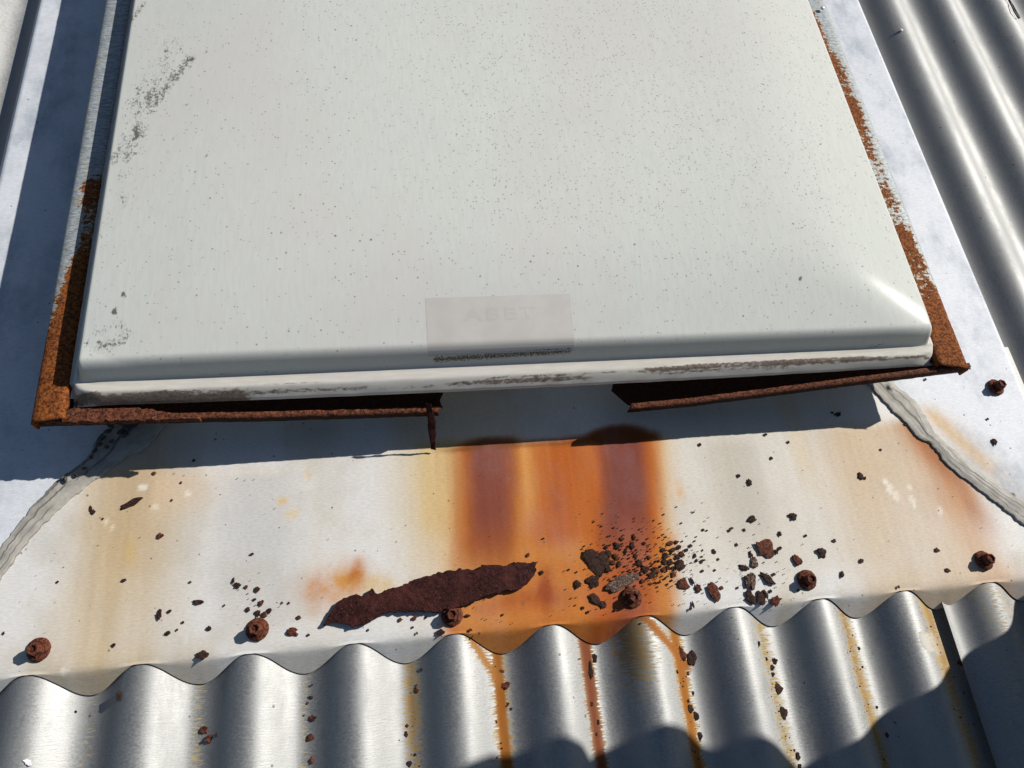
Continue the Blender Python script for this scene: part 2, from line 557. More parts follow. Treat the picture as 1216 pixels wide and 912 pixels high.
def apron_stain(X, Y, Zp):
    """weathering of the apron, laid out in the roof's own axes"""
    base = np.ones(X.shape + (3,)) * seen(207, 206, 203)
    wx = X + 0.012 * (fbm(X * 9, Y * 7, 1) - 0.5) + 0.008 * (fbm(X * 45, Y * 14, 2) - .5)
    u = wx * 1000
    v = Y * 1000 + 6 * (fbm(X * 30, Y * 30, 8) - .5)

    def colx(a, b, wa, wb):
        return ss(a - wa, a + wa, u) * (1 - ss(b - wb, b + wb, u))

    str1 = fbm(X * 110, Y * 5, 11, 4)
    L = []
    # overall faint warm columns
    L.append((0.55 * ss(.42, .75, fbm(X * 16, Y * 1.5, 21)), seen(194, 187, 172), 0.3))
    L.append((0.55 * ss(.5, .75, fbm(X * 22, Y * 22, 121)), seen(186, 180, 168), 0.3))
    L.append((0.6 * (1 - ss(54, 74, v)) * ss(.35, .7, fbm(X * 30, Y * 10, 122)), seen(182, 172, 152), 0.4))
    L.append((0.55 * colx(-150, -95, 14, 16) * ss(40, 110, v) * (1 - ss(188, 205, v)), seen(178, 176, 172), 0.2))
    # left tan column
    L.append((0.95 * colx(-258, -200, 22, 34) * (1 - ss(196, 214, v)) * (.75 + .5 * (str1 - .5)), seen(186, 164, 124), 0.7))
    L.append((0.55 * colx(-238, -190, 20, 24) * ss(60, 160, v), seen(176, 148, 104), 0.8))
    L.append((0.5 * colx(-206, -160, 12, 22) * ss(150, 180, v) * (1 - ss(190, 204, v)), seen(205, 180, 150), 0.6))
    # beige ground right of the middle
    L.append((0.75 * colx(180, 420, 25, 40) * ss(60, 90, v), seen(199, 193, 181), 0.4))
    L.append((0.65 * colx(262, 306, 16, 12) * ss(60, 130, v) * (1 - ss(185, 205, v)), seen(176, 170, 156), 0.4))
    L.append((0.7 * colx(340, 358, 7, 7) * ss(120, 180, v), seen(200, 186, 160), 0.4))
    # the big stain runs down slightly aslant; its bands are measured level with v = 174
    un = u + (174 - v) * np.clip(0.065 + 0.0006 * u, 0, .25)
    us = np.interp(un, [-60, 0, 34, 45, 83, 159, 203, 217, 260, 700], [-64, -4, 30, 37, 59, 137, 167, 178, 221, 661])

    def colz(a, b, wa, wb):
        return ss(a - wa, a + wa, us) * (1 - ss(b - wb, b + wb, us))

    # yellow edge of the big stain
    L.append((0.95 * colz(-4, 60, 13, 20) * ss(95, 150, v) * (1 - ss(205, 216, v)), seen(200, 170, 112), 0.8))
    L.append((0.8 * colz(16, 60, 12, 20) * ss(80, 150, v) * (1 - ss(205, 214, v)), seen(188, 142, 78), 0.8))
    L.append((0.8 * colz(168, 186, 8, 12) * (1 - ss(200, 210, v)), seen(200, 164, 110), 0.8))
    L.append((0.5 * colz(-22, 60, 18, 20) * ss(75, 165, v), seen(200, 180, 140), 0.6))
    # orange body
    top = 207 + 5 * (fbm(X * 28, X * 0, 6) - .5) + 9 * np.exp(-((us - 152) / 22) ** 2) + 4 * np.exp(-((us - 49) / 14) ** 2)
    tm = 1 - ss(top - 6, top + 4, v)
    L.append((1.0 * colz(30, 177, 12, 9) * tm, seen(190, 124, 58), 0.9))
    L.append((0.9 * colz(72, 158, 14, 20) * tm * (.7 + .6 * str1), seen(174, 98, 44), 0.95))
    L.append((0.75 * colz(92, 118, 9, 8) * tm * ss(0.3, .6, str1 + .1), seen(168, 86, 32), 0.95))
    # spread low down
    L.append((0.95 * colz(26, 186, 14, 8) * (1 - ss(104, 124, v)), seen(186, 120, 58), 0.9))
    L.append((0.7 * colz(66, 80, 5, 7) * tm * ss(120, 170, v), seen(198, 142, 78), .9))
    L.append((0.5 * colz(0, 40, 20, 20) * (1 - ss(110, 130, v)) * ss(70, 90, v), seen(200, 172, 126), .6))
    L.append((0.6 * colz(60, 150, 20, 20) * (1 - ss(92, 112, v)), seen(180, 106, 46), 0.9))
    # first purple-brown column
    L.append((0.95 * colz(31, 63, 8, 8) * tm * ss(80, 125, v), seen(158, 86, 34), 0.95))
    L.append((0.97 * colz(38, 58, 5, 6) * tm * ss(84, 150, v), seen(122, 66, 53), 0.95))
    # second purple-brown column, down to the lip
    L.append((0.95 * colz(130, 173, 12, 8) * tm, seen(168, 86, 30), 0.95))
    L.append((0.98 * colz(138, 166, 7, 6) * tm * ss(85, 130, v), seen(116, 62, 52), 0.95))
    L.append((0.75 * colz(148, 166, 6, 6) * (1 - ss(110, 150, v)), seen(142, 70, 36), 0.95))
    # darker top of the stain under the eave of the dome
    L.append((0.85 * colz(20, 178, 14, 4) * ss(198, 203, v) * tm, seen(112, 62, 26), 0.95))
    # right hand tan and the orange run beside the sealant
    L.append((0.75 * colx(370, 490, 30, 16) * (1 - ss(194, 212, v)) * (.6 + .8 * fbm(X * 12, Y * 12, 131)), seen(195, 174, 145), 0.6))
    d = u - (474 + (175 - v) * 0.33)
    L.append((0.95 * np.exp(-(d / 17) ** 2) * (1 - ss(196, 210, v)) * ss(78, 128, v), seen(178, 124, 80), 0.9))
    L.append((0.75 * np.exp(-((d - 5) / 9) ** 2) * (1 - ss(180, 200, v)) * ss(92, 140, v), seen(156, 98, 60), 0.9))
    L.append((0.6 * np.exp(-((d + 14) / 20) ** 2) * (1 - ss(120, 160, v)), seen(196, 158, 122), 0.6))
    d2 = u - (508 + (185 - v) * .62)
    L.append((0.9 * np.exp(-(d2 / 6.5) ** 2) * ss(150, 170, v) * (1 - ss(198, 210, v)), seen(196, 160, 104), 0.8))
    # blotches (photo point, radii mm, colour)
    for bx, by, rx, ry, c, s in ((381, 698, 13, 14, (184, 116, 42), 1.0), (414, 690, 15, 13, (192, 138, 68), .95),
                                 (424, 686, 7, 12, (172, 100, 36), 1.0), (446, 694, 14, 9, (200, 172, 122), .8),
                                 (336, 595, 4, 3, (206, 176, 120), .8), (346, 610, 5, 4, (208, 184, 140), .7),
                                 (807, 583, 4, 8, (206, 160, 100), .7), (365, 563, 3, 5, (204, 170, 110), .7),
                                 (155, 657, 4, 9, (190, 164, 112), .8), (625, 712, 30, 7, (150, 74, 36), .95),
                                 (648, 703, 7, 15, (146, 70, 32), .95), (598, 722, 18, 4, (170, 96, 50), .6),
                                 (535, 752, 7, 9, (176, 98, 34), .9), (660, 590, 5, 16, (150, 74, 28), .7),
                                 (300, 560, 30, 4, (214, 206, 190), .5), (1135, 585, 20, 16, (190, 140, 96), .4)):
        x, y = P(bx, by)
        q = ((X - x) / (rx * MM)) ** 2 + ((Y - y) / (ry * MM)) ** 2 + 2.2 * (fbm(X * 88 + Y * 40, Y * 88 - X * 40, 31) - .5)
        L.append((s * np.exp(-np.clip(q, 0, 9) * 1.0), seen(*c), 0.8))
    # pale scuffs where the coating has flaked
    for bx, by, rx, ry, s in ((1050, 570, 3, 5, .9), (1056, 580, 5, 6, .9), (1064, 590, 3, 6, .8), (1084, 595, 3, 9, .8),
                              (1080, 580, 3, 3, .7), (170, 578, 4, 4, .9), (125, 622, 3, 3, .8), (132, 628, 2.5, 3, .8),
                              (187, 602, 4, 3, .6), (223, 586, 3, 3, .8), (74, 797, 3, 4, 1.), (1116, 608, 2.5, 5, .7)):
        x, y = P(bx, by)
        q = ((X - x) / (rx * MM)) ** 2 + ((Y - y) / (ry * MM)) ** 2 + 2.4 * (fbm(X * 260, Y * 260, 41) - .5)
        L.append((.8 * s * (1 - ss(0.1, 1.0, q)), seen(228, 222, 208), 0.5))
    return comp(base, L)


xs = np.arange(-0.3760, 0.6030, 0.0024)
ysf = np.arange(YF, 0.2760, 0.0024)
lip = np.linspace(1, 0, 7)[:-1]
zlip = np.minimum(np.where(xs < 0.447, corr(xs), corr(xs, PITCHR, X0R) + 0.0005) + 0.0016, 0.0)
rowsV, rowsY = [], []
V = np.zeros((len(xs), len(lip) + len(ysf), 3))
rag = 0.0006 * (fbm(xs * 90, xs * 0, 71) - .5)
for j, f in enumerate(lip):
    V[:, j, 0] = xs
    V[:, j, 1] = YF + zlip * 0.95 * f + rag * f
    V[:, j, 2] = zlip * f * 1.0
wav = lambda X, Y: 0.0011 * (fbm(X * 6, Y * 6, 51, 2) - .5) * ss(YF, YF + .05, Y)
for j, y in enumerate(ysf):
    V[:, len(lip) + j, 0] = xs
    V[:, len(lip) + j, 1] = y
    V[:, len(lip) + j, 2] = wav(xs, y + xs * 0) - 0.0008 * np.exp(-((y - YF) / .003) ** 2)
me = mesh("apron_flashing", V.reshape(-1, 3), gridfaces(len(xs), V.shape[1]))
colattr(me, 'stain', apron_stain(V[..., 0], V[..., 1], V[..., 2]).reshape(-1, 4))
tag(link("apron_flashing", me, M_apron),
    "rust-streaked metal apron flashing below the skylight, its scalloped lip fitted over the corrugations", "flashing", "flashings round the skylight")


# side flashings, mitred to the apron and lying on it
def make_side(name, xa, xb, diag, label, flip):
    xs_ = np.linspace(xa, xb, 60)
    ts = np.concatenate([np.linspace(0, 0.3, 50), np.linspace(0.31, 1, 70)])
    V = np.zeros((60, len(ts), 3))
    for i, x in enumerate(xs_):
        y0 = np.interp(x, [d[0] for d in diag], [d[1] for d in diag])
        ee = (x - xa) if not flip else (xb - x)
        drop = -0.006 * (1 - ss(0, .006, ee))
        V[i, :, 0] = x
        V[i, :, 1] = y0 + ts * (2.0 - y0)
        V[i, :, 2] = 0.0014 + drop + 0.0008 * (fbm(V[i, :, 1] * 5, V[i, :, 1] * 0 + x * 8, 61, 2) - .5)
    X, Y = V[..., 0], V[..., 1]
    base = np.ones(X.shape + (3,)) * seen(200, 204, 210)
    L = []
    if flip:
        d2 = X * 1000 - (500 + (195 - Y * 1000) * .66)
        L.append((0.9 * np.exp(-(d2 / 9) ** 2) * ss(.135, .16, Y) * (1 - ss(.205, .222, Y)), seen(200, 166, 112), .7))
        L.append((0.35 * np.exp(-(d2 / 22) ** 2) * (1 - ss(.19, .23, Y)), seen(206, 186, 158), .5))
    me = mesh(name, V.reshape(-1, 3), gridfaces(60, len(ts)))
    colattr(me, 'stain', comp(base, L).reshape(-1, 4))
    return tag(link(name, me, M_side), label, "flashing", "flashings round the skylight")


make_side("side_flashing", -0.3745, -0.200, sorted(P(a, b) for a, b in ((195, 488), (175, 502), (147, 522), (122, 547), (92, 569), (62, 594), (32, 628), (8, 656), (-20, 690), (-60, 745), (-110, 805))),
          "pale blue-grey side flashing along the left edge of the skylight, half in its shadow", False)
make_side("side_flashing", 0.44, 0.601, sorted(P(a, b) for a, b in ((1030, 440), (1047, 458), (1066, 475), (1086, 498), (1101, 518), (1120, 533), (1143, 557), (1172, 578), (1201, 599), (1250, 637), (1290, 668))),
          "sunlit pale side flashing along the right edge of the skylight", True)


# ------------------------------------------------------------------ strips (sealant, long flake)
def strip(name, A, B, zb, hgt, n, m, mat, fn=None, seed=3, rag=0.0, bottom=True, label=None, cat=None, group=None, parent=None):
    """a body between two edge lines given as photo points"""
    def res(L):
        pts = np.array([P(a, b, zb) for a, b in L])
        s = np.concatenate([[0], np.cumsum(np.linalg.norm(np.diff(pts, axis=0), axis=1))])
        q = np.linspace(0, s[-1], n)
        return np.stack([np.interp(q, s, pts[:, 0]), np.interp(q, s, pts[:, 1])], -1)
    a, b = res(A), res(B)
    a = a + rag * (np.stack([fbm(a[:, 0] * 300, a[:, 1] * 300, seed), fbm(a[:, 0] * 300, a[:, 1] * 300, seed + 7)], -1) - .5)
    b = b + rag * (np.stack([fbm(b[:, 0] * 300, b[:, 1] * 300, seed + 3), fbm(b[:, 0] * 300, b[:, 1] * 300, seed + 9)], -1) - .5)
    t = np.linspace(0, 1, m)
    XY = a[:, None, :] * (1 - t)[None, :, None] + b[:, None, :] * t[None, :, None]
    S = np.linspace(0, 1, n)[:, None] + 0 * t[None]
    T = t[None] + 0 * S
    Zt = zb + (fn(XY[..., 0], XY[..., 1], S, T) if fn else hgt)
    V = np.concatenate([XY, Zt[..., None]], -1).reshape(-1, 3)
    F = [tuple(f) for f in gridfaces(n, m)]
    # skirt down to the base
    ring = [i * m for i in range(n)] + [(n - 1) * m + j for j in range(1, m)] + [i * m + m - 1 for i in range(n - 2, -1, -1)] + [j for j in range(m - 2, 0, -1)]
    V2 = V[ring].copy()
    V2[:, 2] = np.minimum(V2[:, 2] - 0.0002, zb if bottom else V2[:, 2] - hgt)
    o = len(V)
    k = len(ring)
    F += [(ring[i], o + i, o + (i + 1) % k, ring[(i + 1) % k]) for i in range(k)]
    me = mesh(name, np.concatenate([V, V2]), F)
    ob = link(name, me, mat, parent)
    tag(ob, label, cat, group)
    return ob, me, (S, T, XY, k)


def seal_fn(seed, bumps=()):
    def f(X, Y, S, T):
        prof = 0.0028 * np.clip(4 * T * (1 - T), 0, 1) ** 0.5
        fold = 0.0016 * 0.25 * (fbm(S * 5 + T * 1.5, T * 5, seed, 2) - .5) * np.clip(6 * T * (1 - T), 0, 1)
        ridge = 0.00022 * np.abs(np.sin(T * 8 + 5 * fbm(S * 3, S * 0, seed + 4)))
        z = 0.0012 + 0.3 * prof + fold * 2 + ridge * np.clip(5 * T * (1 - T), 0, 1)
        for bx, by in bumps:
            x, y = P(bx, by)
            z = z + 0.0022 * np.exp(-(((X - x) ** 2 + (Y - y) ** 2) / 0.0032 ** 2) ** 2)
        return z
    return f


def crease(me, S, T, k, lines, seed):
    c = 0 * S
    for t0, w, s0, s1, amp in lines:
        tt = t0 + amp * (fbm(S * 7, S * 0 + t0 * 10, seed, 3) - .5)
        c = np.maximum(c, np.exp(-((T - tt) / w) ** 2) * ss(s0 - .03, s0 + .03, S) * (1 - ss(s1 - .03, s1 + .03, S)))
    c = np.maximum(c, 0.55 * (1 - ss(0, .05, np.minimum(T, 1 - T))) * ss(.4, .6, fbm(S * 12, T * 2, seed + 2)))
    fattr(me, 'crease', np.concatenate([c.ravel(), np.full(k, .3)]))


A = [(168, 488), (150, 500), (120, 515), (104, 545), (75, 566), (40, 600), (15, 632), (0, 652), (-40, 712), (-110, 790)]
B = [(225, 488), (200, 503), (175, 530), (140, 552), (110, 572), (85, 592), (50, 624), (20, 662), (0, 690), (-40, 745), (-100, 815)]
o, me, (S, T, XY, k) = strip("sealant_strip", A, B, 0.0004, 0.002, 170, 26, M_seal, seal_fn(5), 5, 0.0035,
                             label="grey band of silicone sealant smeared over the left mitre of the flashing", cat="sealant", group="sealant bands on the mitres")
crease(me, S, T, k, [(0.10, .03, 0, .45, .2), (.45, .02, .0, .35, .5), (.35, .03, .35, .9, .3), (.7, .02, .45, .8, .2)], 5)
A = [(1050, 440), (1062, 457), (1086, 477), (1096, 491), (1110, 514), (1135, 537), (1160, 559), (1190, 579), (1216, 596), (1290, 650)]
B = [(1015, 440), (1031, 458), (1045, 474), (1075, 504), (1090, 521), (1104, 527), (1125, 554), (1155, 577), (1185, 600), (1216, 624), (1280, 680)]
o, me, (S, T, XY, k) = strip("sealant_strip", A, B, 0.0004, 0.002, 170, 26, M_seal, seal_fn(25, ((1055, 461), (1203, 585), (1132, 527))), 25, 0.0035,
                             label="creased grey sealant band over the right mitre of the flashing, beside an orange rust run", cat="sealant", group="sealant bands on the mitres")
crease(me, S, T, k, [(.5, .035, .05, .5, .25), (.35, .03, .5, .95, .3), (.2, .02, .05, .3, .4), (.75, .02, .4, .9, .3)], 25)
# black tar daub where the left sealant meets the skylight
bm = bmesh.new()
for px, py, s in ((150, 508, 5), (144, 512, 4), (155, 504, 5), (148, 517, 3), (128, 512, 3), (122, 520, 2.5), (131, 505, 3), (112, 535, 2.2), (108, 543, 1.8), (100, 556, 1.8), (90, 565, 2), (78, 569, 2.6), (74, 567, 2), (118, 527, 2), (133, 524, 2), (127, 531, 1.6)):
    x, y = P(px, py, 0.004)
    M_ = Matrix.Translation((x, y, 0.0042)) @ Matrix.Rotation(random.random() * 6, 4, 'Z') @ Matrix.Diagonal((s * MM, s * MM * random.uniform(.45, .8), 0.0016, 1))
    bmesh.ops.create_icosphere(bm, subdivisions=2, radius=1, matrix=M_)
for v_ in bm.verts:
    v_.co += mn.noise_vector(v_.co * 300) * 0.0012
me = bpy.data.meshes.new("tar_daub")
bm.to_mesh(me)
bm.free()
tag(link("tar_daub", me, M_black), "black tar daub on the left sealant under the rusty skylight corner", "tar")

# ------------------------------------------------------------------ skylight
XL, XR, YB, YT = -0.2425, 0.4590, 0.2515, 1.28
sk = root("skylight", (0.11, 0.24, 0.0), "white moulded acrylic dome skylight in a rusting metal frame, its front rail broken away", "skylight")

# dome
xe = np.concatenate([np.arange(-0.2515, -0.205, 0.0012), np.arange(-0.204, 0.42, 0.0042), np.arange(0.421, 0.4705, 0.0012)])
ye = np.concatenate([np.arange(0.2330, 0.300, 0.0011), np.arange(0.302, 0.80, 0.0042), np.arange(0.81, 1.30, 0.02)])
X, Y = np.meshgrid(xe, ye, indexing='ij')


def sdist(X, Y, r=0.016):
    cx, cy = (XL + XR) / 2, (YB + YT) / 2
    qx, qy = np.abs(X - cx) - (XR - XL) / 2 + r, np.abs(Y - cy) - (YT - YB) / 2 + r
    kk = 0.012
    mxx = np.maximum(qx, qy)
    inside = mxx + kk * np.log1p(np.exp(-np.abs(qx - qy) / kk)) * 0.6
    inside = np.minimum(inside, 0)
    return -(np.hypot(np.maximum(qx, 0), np.maximum(qy, 0)) + inside - r)


def sat(d, s, d1, d2):
    d = np.clip(d, 0, d2)
    e = np.maximum(d - d1, 0)
    return s * (d - e * e / (2 * (d2 - d1)))


def smin(a, b, k):
    h = np.maximum(k - np.abs(a - b), 0) / k
    return np.minimum(a, b) - h * h * k / 4


def dome_h(X, Y):
    """height of the moulded sheet: steep foot, then four shallow faces meeting in hips"""
    dr, dl, df, db = XR - X, X - XL, Y - YB, YT - Y
    up = lambda d, w: 1 - (1 - np.clip(d / w, 0, 1)) ** 2.3
    foot = up(dr, .006) * up(dl, .0055) * up(df, .0115) * up(db, .0115)
    top = smin(sat(dr, .17, .065, .19), sat(df, .20, .065, .17), .0055)
    top = smin(top, smin(sat(dl, .10, .06, .34), sat(db, .10, .06, .34), .012), .009)
    return 0.064 + 0.0165 * foot + np.maximum(top, 0)


sd = sdist(X, Y)
Z = dome_h(X, Y)
fl = np.maximum(-sd - 0.010, 0)
Z = Z - np.where(Y < YB, 0.0085 * np.minimum(fl / 0.0085, 1.2) ** 1.35, 0) - 0.0006 * (Y < YB) * ss(.0, .004, -sd)
Z = Z - 0.0048 * ss(.004, .008, X - XR) * (Y > .2365) - 0.0042 * ss(.0035, .007, XL - X)
Z = Z + 0.0004 * (fbm(X * 40, Y * 400, 91) - .5) * ss(0.0, .004, -sd)
# ragged rim
Yr = Y + np.where(Y < 0.2345, 0.0006 * (fbm(X * 70, X * 0, 93) - .5), 0)
Yr = Yr + 0.0034 * ((X - .1) / .37) ** 2 * np.clip((0.2450 - Y) / .012, 0, 1)
nx, ny = X.shape
V = np.stack([X, Yr, Z], -1).reshape(-1, 3)
F = gridfaces(nx, ny)
# rolled front edge
E = V.reshape(nx, ny, 3)[:, 0, :].copy()
E2 = E.copy(); E2[:, 2] -= 0.0035; E2[:, 1] += 0.0006
o0 = len(V)
F2 = np.stack([np.arange(nx - 1), o0 + np.arange(nx - 1), o0 + np.arange(nx - 1) + 1, np.arange(nx - 1) + 1], -1)
F2[:, 0] *= ny
F2[:, 3] *= ny
me = mesh("dome", np.concatenate([V, E2]), np.concatenate([F, F2]))
# grime
px, py = proj(X, Y, Z)
smear = np.zeros_like(X)
for ax, ay, bx, by, w, s in ((185, 120, 225, 70, 9, .8), (150, 185, 165, 150, 15, .72), (135, 190, 150, 165, 10, .66), (165, 130, 190, 95, 26, .66), (170, 100, 205, 50, 20, .52), (140, 235, 170, 150, 16, .5),
                             (155, 25, 172, 2, 5, .7), (190, 60, 210, 30, 8, .5), (140, 240, 155, 230, 12, .5), (135, 371, 136, 369, 4, 1.2),
                             (147, 350, 147, 349, 4, 1.25), (105, 415, 150, 400, 14, .62), (115, 395, 140, 385, 12, .55), (948, 333, 951, 327, 2.6, 1.15),
                             (893, 371, 894, 371, 2.5, 1.1), (246, 62, 246, 62, 3, 1.1), (290, 95, 291, 93, 3, 1.1), (246, 186, 247, 186, 2.5, 1.1),
                             (222, 125, 223, 124, 2.5, .9), (205, 163, 206, 162, 3, .8), (196, 61, 196, 61, 3, 1.1), (120, 300, 130, 260, 20, .35),
                             (180, 230, 240, 150, 40, .25)):
    dx, dy = bx - ax, by - ay
    tt = np.clip(((px - ax) * dx + (py - ay) * dy) / (dx * dx + dy * dy + 1e-6), 0, 1)
    q = np.hypot(px - ax - tt * dx, py - ay - tt * dy) / w
    smear = np.maximum(smear, s * np.exp(-q ** 2))
dens = 0.22 + 1.0 * np.exp(-((px - 720) / 330) ** 2) * (1 - ss(40, 420, py)) + 0.25 * ss(560, 900, px) * (1 - ss(250, 430, py))
dens = dens * (0.5 + fbm(X * 14, Y * 14, 95)) * (sd > 0.006)
s_ = X * 1000
yy = (Y - 0.2330) / 0.0165                          # 0 at the rim, 1 at the foot
rim = np.zeros_like(X)
edge = lambda a, b, w: ss(a - w, a + w, s_) * (1 - ss(b - w, b + w, s_))
for a, b, y0, w, s in ((-235, -120, .12, .30, 1.0), (-215, -150, .30, .20, .75), (-125, -25, .22, .10, .72), (-25, 40, .18, .08, .55), (30, 150, .24, .12, .8), (60, 140, .38, .10, .6),
                       (140, 200, .40, .05, .6), (190, 420, .42, .16, .85), (230, 400, .55, .08, .95), (200, 330, .28, .12, .6), (400, 465, .4, .14, .75),
                       (-120, -60, .55, .05, .6), (-255, -225, .3, .3, 1.0)):
    rim = np.maximum(rim, s * edge(a, b, 10) * np.exp(-((yy - y0) / w) ** 2))
rim = rim * (sd < 0.002) * (0.72 + .55 * fbm(X * 45, Y * 45, 97))
rim = np.maximum(rim, 0.5 * np.exp(-((sd - 0.0005) / .0012) ** 2) * (Y < .262) * ss(.58, .75, fbm(X * 22, X * 0, 99)))
lx, ly0 = (px - 511) / 169.0, (428 - (px - 511) * .068)
mould = 0.90 * np.exp(-((py - ly0 + 0.5) / 6.0) ** 2) * ss(-.005, .005, lx) * (1 - ss(.99, 1.005, lx))
rgba = np.stack([smear, np.clip(dens, 0, 1), rim, mould], -1).reshape(-1, 4)
ex = np.stack([smear[:, 0], dens[:, 0] * 0, rim[:, 0] * 1.0, mould[:, 0] * 0], -1)
colattr(me, 'dirt', np.concatenate([rgba, ex]))
flange = 1 - ss(-0.0006, 0.0006, sd)
fattr(me, 'flange', np.concatenate([flange.ravel(), flange[:, 0]]))
dome = link("dome", me, M_dome, sk)


def dome_z(x, y):
    return float(dome_h(np.array(x), np.array(y)))


# faded label on the dome with its lettering
xs_, ys_ = np.linspace(0.0170, 0.1345, 48), np.linspace(0.2552, 0.2990, 24)
V = [(x, y, dome_z(x, y) + 0.00008) for x in xs_ for y in ys_]
st = link("sticker", mesh("sticker", V, gridfaces(48, 24)), M_label, dome)
fc = bpy.data.curves.new("lettering", 'FONT')
fc.body = "ABET"
fc.size = 0.0185
fc.space_character = 1.25
fc.offset = 0.0004
tmp = bpy.data.objects.new("lettering", fc)
COL.objects.link(tmp)
dg = bpy.context.evaluated_depsgraph_get()
lm = bpy.data.meshes.new_from_object(tmp.evaluated_get(dg))
COL.objects.unlink(tmp)
bpy.data.objects.remove(tmp)
w_ = max(v.co.x for v in lm.vertices)
for v in lm.vertices:
    x, y = 0.076 + (v.co.x - w_ / 2) * 1.15, 0.2795 + v.co.y * 0.75
    v.co = (x, y, dome_z(x, y) + 0.00014)
lm.materials.clear()
lt = link("lettering", lm, M_letter, dome)
st.matrix_parent_inverse = Matrix.Identity(4)
lt.matrix_parent_inverse = Matrix.Identity(4)

# added unseen white panel bouncing light up into the dome, curb walls


def box(bm, x0, x1, y0, y1, z0, z1):
    r = bmesh.ops.create_cube(bm, size=1)
    bmesh.ops.transform(bm, verts=r['verts'], matrix=Matrix.Translation(((x0 + x1) / 2, (y0 + y1) / 2, (z0 + z1) / 2)) @ Matrix.Diagonal((x1 - x0, y1 - y0, z1 - z0, 1)))
    return r['verts']


def bmobj(name, bm, mat, parent=None, smooth=False):
    me = bpy.data.meshes.new(name)
    bm.to_mesh(me)
    bm.free()
    if smooth:
        me.polygons.foreach_set('use_smooth', [True] * len(me.polygons))
    return link(name, me, mat, parent)


bm = bmesh.new()
box(bm, -0.230, 0.442, 0.268, 1.26, 0.030, 0.034)
bmobj("bounce_panel", bm, M_bounce, sk)
bm = bmesh.new()
box(bm, -0.236, 0.448, 0.2600, 0.2640, 0.0005, 0.060)
box(bm, -0.236, 0.448, 1.262, 1.266, 0.0005, 0.060)
box(bm, -0.236, -0.232, 0.2645, 1.2615, 0.0005, 0.060)
box(bm, 0.444, 0.448, 0.2645, 1.2615, 0.0005, 0.060)
bmobj("curb", bm, M_curb, sk)


# side rails
def rail(xo, xi, y0f, y1, z, densf, seed):
    prof = [(0, z - .013), (0, z - .003), (.04, z - .001), (.10, z), (.25, z + .0004), (.4, z + .0006), (.55, z + .0006), (.7, z + .0008), (.85, z + .0008), (.97, z + .001), (1, z - .0002), (1.0, z - .004)]
    ys_ = np.concatenate([np.arange(y0f(0.5) + .001, 0.8, 0.0025), np.linspace(.81, y1, 30)])
    V = np.zeros((len(prof), len(ys_), 3))
    D = np.zeros((len(prof), len(ys_)))
    for i, (f, zz) in enumerate(prof):
        x = xo + (xi - xo) * f
        V[i, :, 0] = x + 0.0005 * (fbm(ys_ * 60, ys_ * 0 + f, seed) - .5)
        V[i, :, 1] = ys_
        y0 = y0f(f)
        V[i, :, 1] = np.where(ys_ < 0.40, 0.40 - (0.40 - ys_) * (0.40 - y0) / (0.40 - ys_[0]), ys_)
        if f > 0.93:
            V[i, :, 0] += np.sign(xo - xi) * 0.0025 * fbm(ys_ * 160, ys_ * 0, seed + 5) * ss(.55, .3, ys_)
        V[i, :, 2] = zz
        D[i] = densf(f, V[i, :, 1])
        V[i, :, 2] += 0.0010 * (fbm(V[i, :, 1] * 400, V[i, :, 1] * 0 + f * 12, seed + 2) - .5) * np.clip(D[i], 0, 1)
    fcs = gridfaces(len(prof), len(ys_))
    me = mesh("side_rail", V.reshape(-1, 3), fcs)
    fattr(me, 'rust', D.ravel())
    ob = link("side_rail", me, M_rail, sk)
    sol = ob.modifiers.new("thickness", 'SOLIDIFY')
    sol.thickness = 0.0016
    sol.offset = -1 if xo > xi else 1
    return ob


def py_of(y, x, z=0.062):
    return proj(np.full_like(y, x), y, np.full_like(y, z))[1]


def dens_left(f, y):
    q = py_of(y, -.262)
    full = ss(270, 420, q)
    inner = np.interp(q, [205, 214, 225, 240, 262, 290, 330], [0, .75, .85, .8, .45, .75, 1.0])
    edge = np.interp(q, [205, 216, 240, 252, 285, 320, 360, 400, 440], [.7, .35, .38, .60, .62, .40, .25, .10, -.2])
    d = 0.02 + inner * ss(edge - .14, edge + .14, f + .08 * (fbm(y * 90, y * 0, 3) - .5)) + .35 * full
    return np.where(q > 410, 1.2, d)


def dens_right(f, y):
    q = py_of(y, .478)
    amt = np.interp(q, [8, 16, 40, 58, 70, 90, 100, 112, 130, 148, 165, 185, 196, 215, 224, 240, 250, 262, 272, 296, 310, 330, 350, 365],
                    [0, .75, .78, .66, .85, .8, .55, .75, 1., .8, .72, .55, .40, .38, .80, .72, .42, .45, .95, 1.0, .85, .70, .85, 1.25])
    wid = np.interp(q, [15, 55, 70, 130, 180, 230, 280, 330, 360], [.45, .48, .62, .80, .68, .72, .85, .9, 1.6])
    # f runs from the outer edge (0) to the inner edge (1)
    return 0.93 * amt * ss(1 - wid - .14, 1 - wid + .22, f + .25 * (fbm(y * 70, y * 0 + f, 13) - .5)) + .02


yl = P(44, 503, .0575)[1]
r1 = rail(-0.2735, -0.2520, lambda f: yl + .002 * f, 1.29, 0.0590, dens_left, 3)
r1['label'] = "left frame rail, bare galvanised above and rusted at its lower end"
r2 = rail(0.4940, 0.4652, lambda f: 0.2285 + .005 * f, 1.29, 0.0580, dens_right, 13)
r2['label'] = "right frame rail blotched with orange rust"
bm = bmesh.new()
x, y = P(977, 9, .064)
bmesh.ops.create_uvsphere(bm, u_segments=12, v_segments=6, radius=.0026, matrix=Matrix.Translation((x, y, .0635)) @ Matrix.Diagonal((1, 1, .6, 1)))
bmobj("rivet", bm, M_curb, sk, True)


